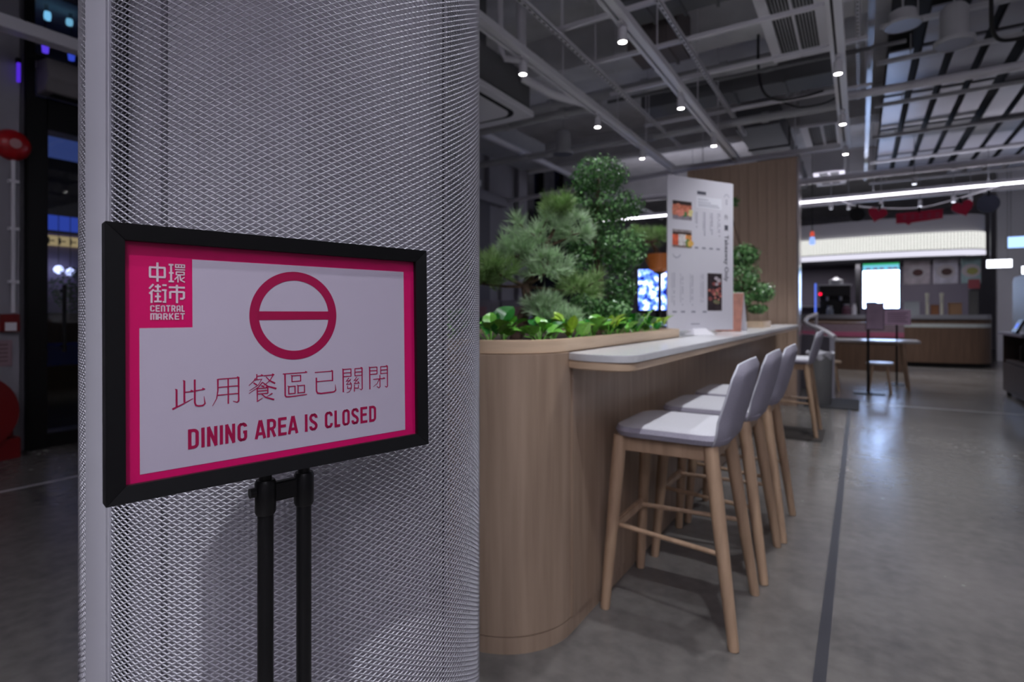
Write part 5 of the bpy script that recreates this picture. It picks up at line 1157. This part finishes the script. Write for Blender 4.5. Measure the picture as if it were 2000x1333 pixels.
def disc_x(mb, x0, x1, ro, n=40):
    vs = [(x, hc[0] + ro * math.cos(2 * PI * j / n), hc[1] + ro * math.sin(2 * PI * j / n)) for x in (x0, x1) for j in range(n)]
    mb.add(vs, [tuple(range(n)), tuple(range(n, 2 * n))[::-1]] + [(j, (j + 1) % n, n + (j + 1) % n, n + j) for j in range(n)]); return mb
disc_x(MB(), -5.88, -5.86, .33).build('front_disc', M_redd, hr, bevel=.004); disc_x(MB(), -6.06, -6.04, .33).build('rear_disc', M_redd, hr, bevel=.004); disc_x(MB(), -6.04, -5.88, .24).build('hose_coil', M_blackm, hr); disc_x(MB(), -5.86, -5.83, .05, 18).build('hub', M_steel, hr)
MB().box(-6.1, -5.9, 1.35, 1.85, .0, .17).build('valve_box', M_redd, hr, bevel=.006); MB().cyl((-6.0, 1.80, .17), (-6.0, 1.80, .30), .03, n=12).build('valve_pipe', M_redd, hr)
ac = thing('air_curtain', 'long white air curtain unit above the black glass door', 'air curtain', (-6.05, 2.7, 3.12)); MB().add([(x, y, z) for y in (2.03, 3.5) for x, z in ((-6.14, 3.12), (-5.95, 3.12), (-5.88, 3.22), (-5.93, 3.40), (-6.14, 3.42))], [(0, 1, 2, 3, 4), (9, 8, 7, 6, 5)] + [(i, 5 + i, 5 + (i + 1) % 5, (i + 1) % 5) for i in range(5)]).build('unit_body', mat('ivory plastic', (122, 118, 120), .5), ac, bevel=.008); MB().box(-6.08, -5.99, 2.1, 3.4, 3.115, 3.122).build('outlet_slot', M_blackm, ac)
bmn = thing('ceiling_beam_tube', 'pale square steel tube crossing in front of the high window', 'beam', (-5.6, 2, 3.5)); MB().box(-5.75, -5.62, -2, 8, 3.42, 3.52).build('tube', M_white, bmn, bevel=.004)
for k, (x, y, z) in enumerate(((-5.7, 2.12, 3.62),)): pass
t = thing('purple_lamp', 'slim purple glowing tube lamp left of the glass door', 'lamp', (-6.12, 1.98, 3.2)); MB().box(-6.13, -6.1, 1.97, 1.99, 3.16, 3.32).build('tube', emat('purple tube', (80, 40, 210), 1.0), t); MB().box(-6.14, -6.10, 1.965, 1.995, 3.32, 3.36).build('cap', M_black, t)
# ------------------------------------------------------------------ seen through the glass door: neighbouring shop
t = thing('blue_bench', 'bright blue topped bench seen through the glass door', 'bench', (-9.2, 3.6, 0)); MB().box(-9.5, -8.98, 2.6, 4.6, .5, .78).build('bench_top', mat('bright blue laminate', (24, 90, 200), .4, emit=(20, 80, 190), es=.0), t, bevel=.01)
for y in (2.8, 4.4): MB().box(-9.4, -9.05, y - .03, y + .03, 0, .5).build('leg', M_black, t)
t = thing('shop_planter', 'brown planter box with a leafy shrub in the shop beyond the door', 'planter', (-9.9, 3.6, 0)); MB().box(-10.2, -9.6, 3.0, 5.0, 0, 1.2).build('planter_box', mat('brown planter', (104, 84, 62), .6), t, bevel=.01); mb = MB(); cloud(mb, (-9.9, 3.62, 1.55), .3, .35, .35, 900, .03, random.Random(3)); mb.build('shrub', M_box, t, smooth=False, kind='stuff')
t = thing('neighbouring_shop', 'lit pale shop front with warm lettering band beyond the door', 'shop front', (-12, 4, 0)); MB().box(-12.2, -12, 2.6, 7, 0, 2.6).build('front_wall', mat('lilac wall', (150, 136, 160), .6), t); MB().box(-12, -11.95, 3.0, 6, 2.38, 2.55).build('sign_band', emat('warm sign band', (214, 190, 140), .5), t); fl = Flat((-11.94, 3.3, 2.40), (0, 1, 0), (0, 0, 1)); fl.N = Vector((1, 0, 0)); fl.z = .002
for k in range(16): fl.rect(k * .16, k * .16 + .03, 0, .12); fl.rect(k * .16, k * .16 + .10, .05, .07)
fl.build('band_print', M_grilled, t, kind='stuff'); MB().box(-12, -11.98, 3.6, 3.95, 1.4, 2.25).build('lit_panel', emat('lilac lit panel', (190, 165, 215), .55), t); MB().box(-12, -11.9, 3.5, 5.0, 2.65, 2.9).build('blue_light_panel', emat('blue panel', (50, 80, 200), .6), t)
for k, (y, z) in enumerate(((4.05, 1.95), (4.22, 1.92))):
    t = thing('globe_lamp', ['left white globe lamp beyond the glass door', 'right white globe lamp beyond the glass door'][k], 'lamp', (-11.8, y, z), group='globe lamps beyond the door'); MB().lathe([(.001, -.075), (.05, -.056), (.075, 0), (.05, .056), (.001, .075)], (-11.8, y, z), 16, cap=False).build('globe', emat('globe glow', (190, 200, 255), 3.0), t); MB().cyl((-11.8, y, z + .07), (-11.8, y, 4.75), .006, n=6).build('cord', M_black, t)
for k, (y, z, c, h_) in enumerate(((2.72, 4.62, (120, 190, 230), .05), (2.93, 4.64, (110, 170, 200), .04), (2.57, 4.31, (150, 160, 200), .05), (2.70, 4.28, (90, 60, 220), .10), (2.95, 4.27, (50, 70, 190), .08))):  # small glows added behind the pane in place of light reflections
    t = thing('pane_glow', f'small {["cyan", "teal", "pale", "purple", "blue"][k]} glow added for a reflection in the high window', 'lamp', (-8, y, z)); MB().lathe([(0, -h_), (.03, -h_ * .9), (.036, 0), (.03, h_ * .9), (0, h_)], (-8, y, z), 12, cap=False).build('globe', emat('pane reflection glow', c, 1.2), t); MB().cyl((-8, y, z + h_), (-8, y, 4.75), .005, n=6).build('cord', M_black, t)
t = thing('dusk_light_panel', 'large dim blue ceiling panel beyond the glass door', 'lamp', (-9.5, 4.2, 3.6)); MB().box(-10.6, -8.6, 2.9, 4.6, 3.6, 3.64).build('panel_face', emat('dusk blue', (66, 84, 150), .5), t); MB().box(-10.65, -8.55, 2.85, 4.65, 3.64, 3.7).build('panel_frame', M_black, t)

# overhead services and tracks: fine placing on the ceiling grid
for o in list(COL.objects):
    if o.parent is None and o.location.z > 3.2 and o.get('kind') != 'structure' and o.type in ('EMPTY', 'MESH') and o.name.split('.')[0] not in ('linear_lamp', 'garland_string', 'downlight', 'air_curtain', 'globe_lamp', 'dusk_light_panel', 'ceiling_beam_tube'):
        o.location.x += 0.06; o.location.y -= 0.10

LEFT = ('door_1', 'window_1', 'alarm_bell', 'conduit', 'call_point', 'wall_notice', 'hose_reel', 'air_curtain', 'purple_lamp')
for o in list(COL.objects):
    if o.parent is None and o.name in LEFT: o.location.y -= 0.08
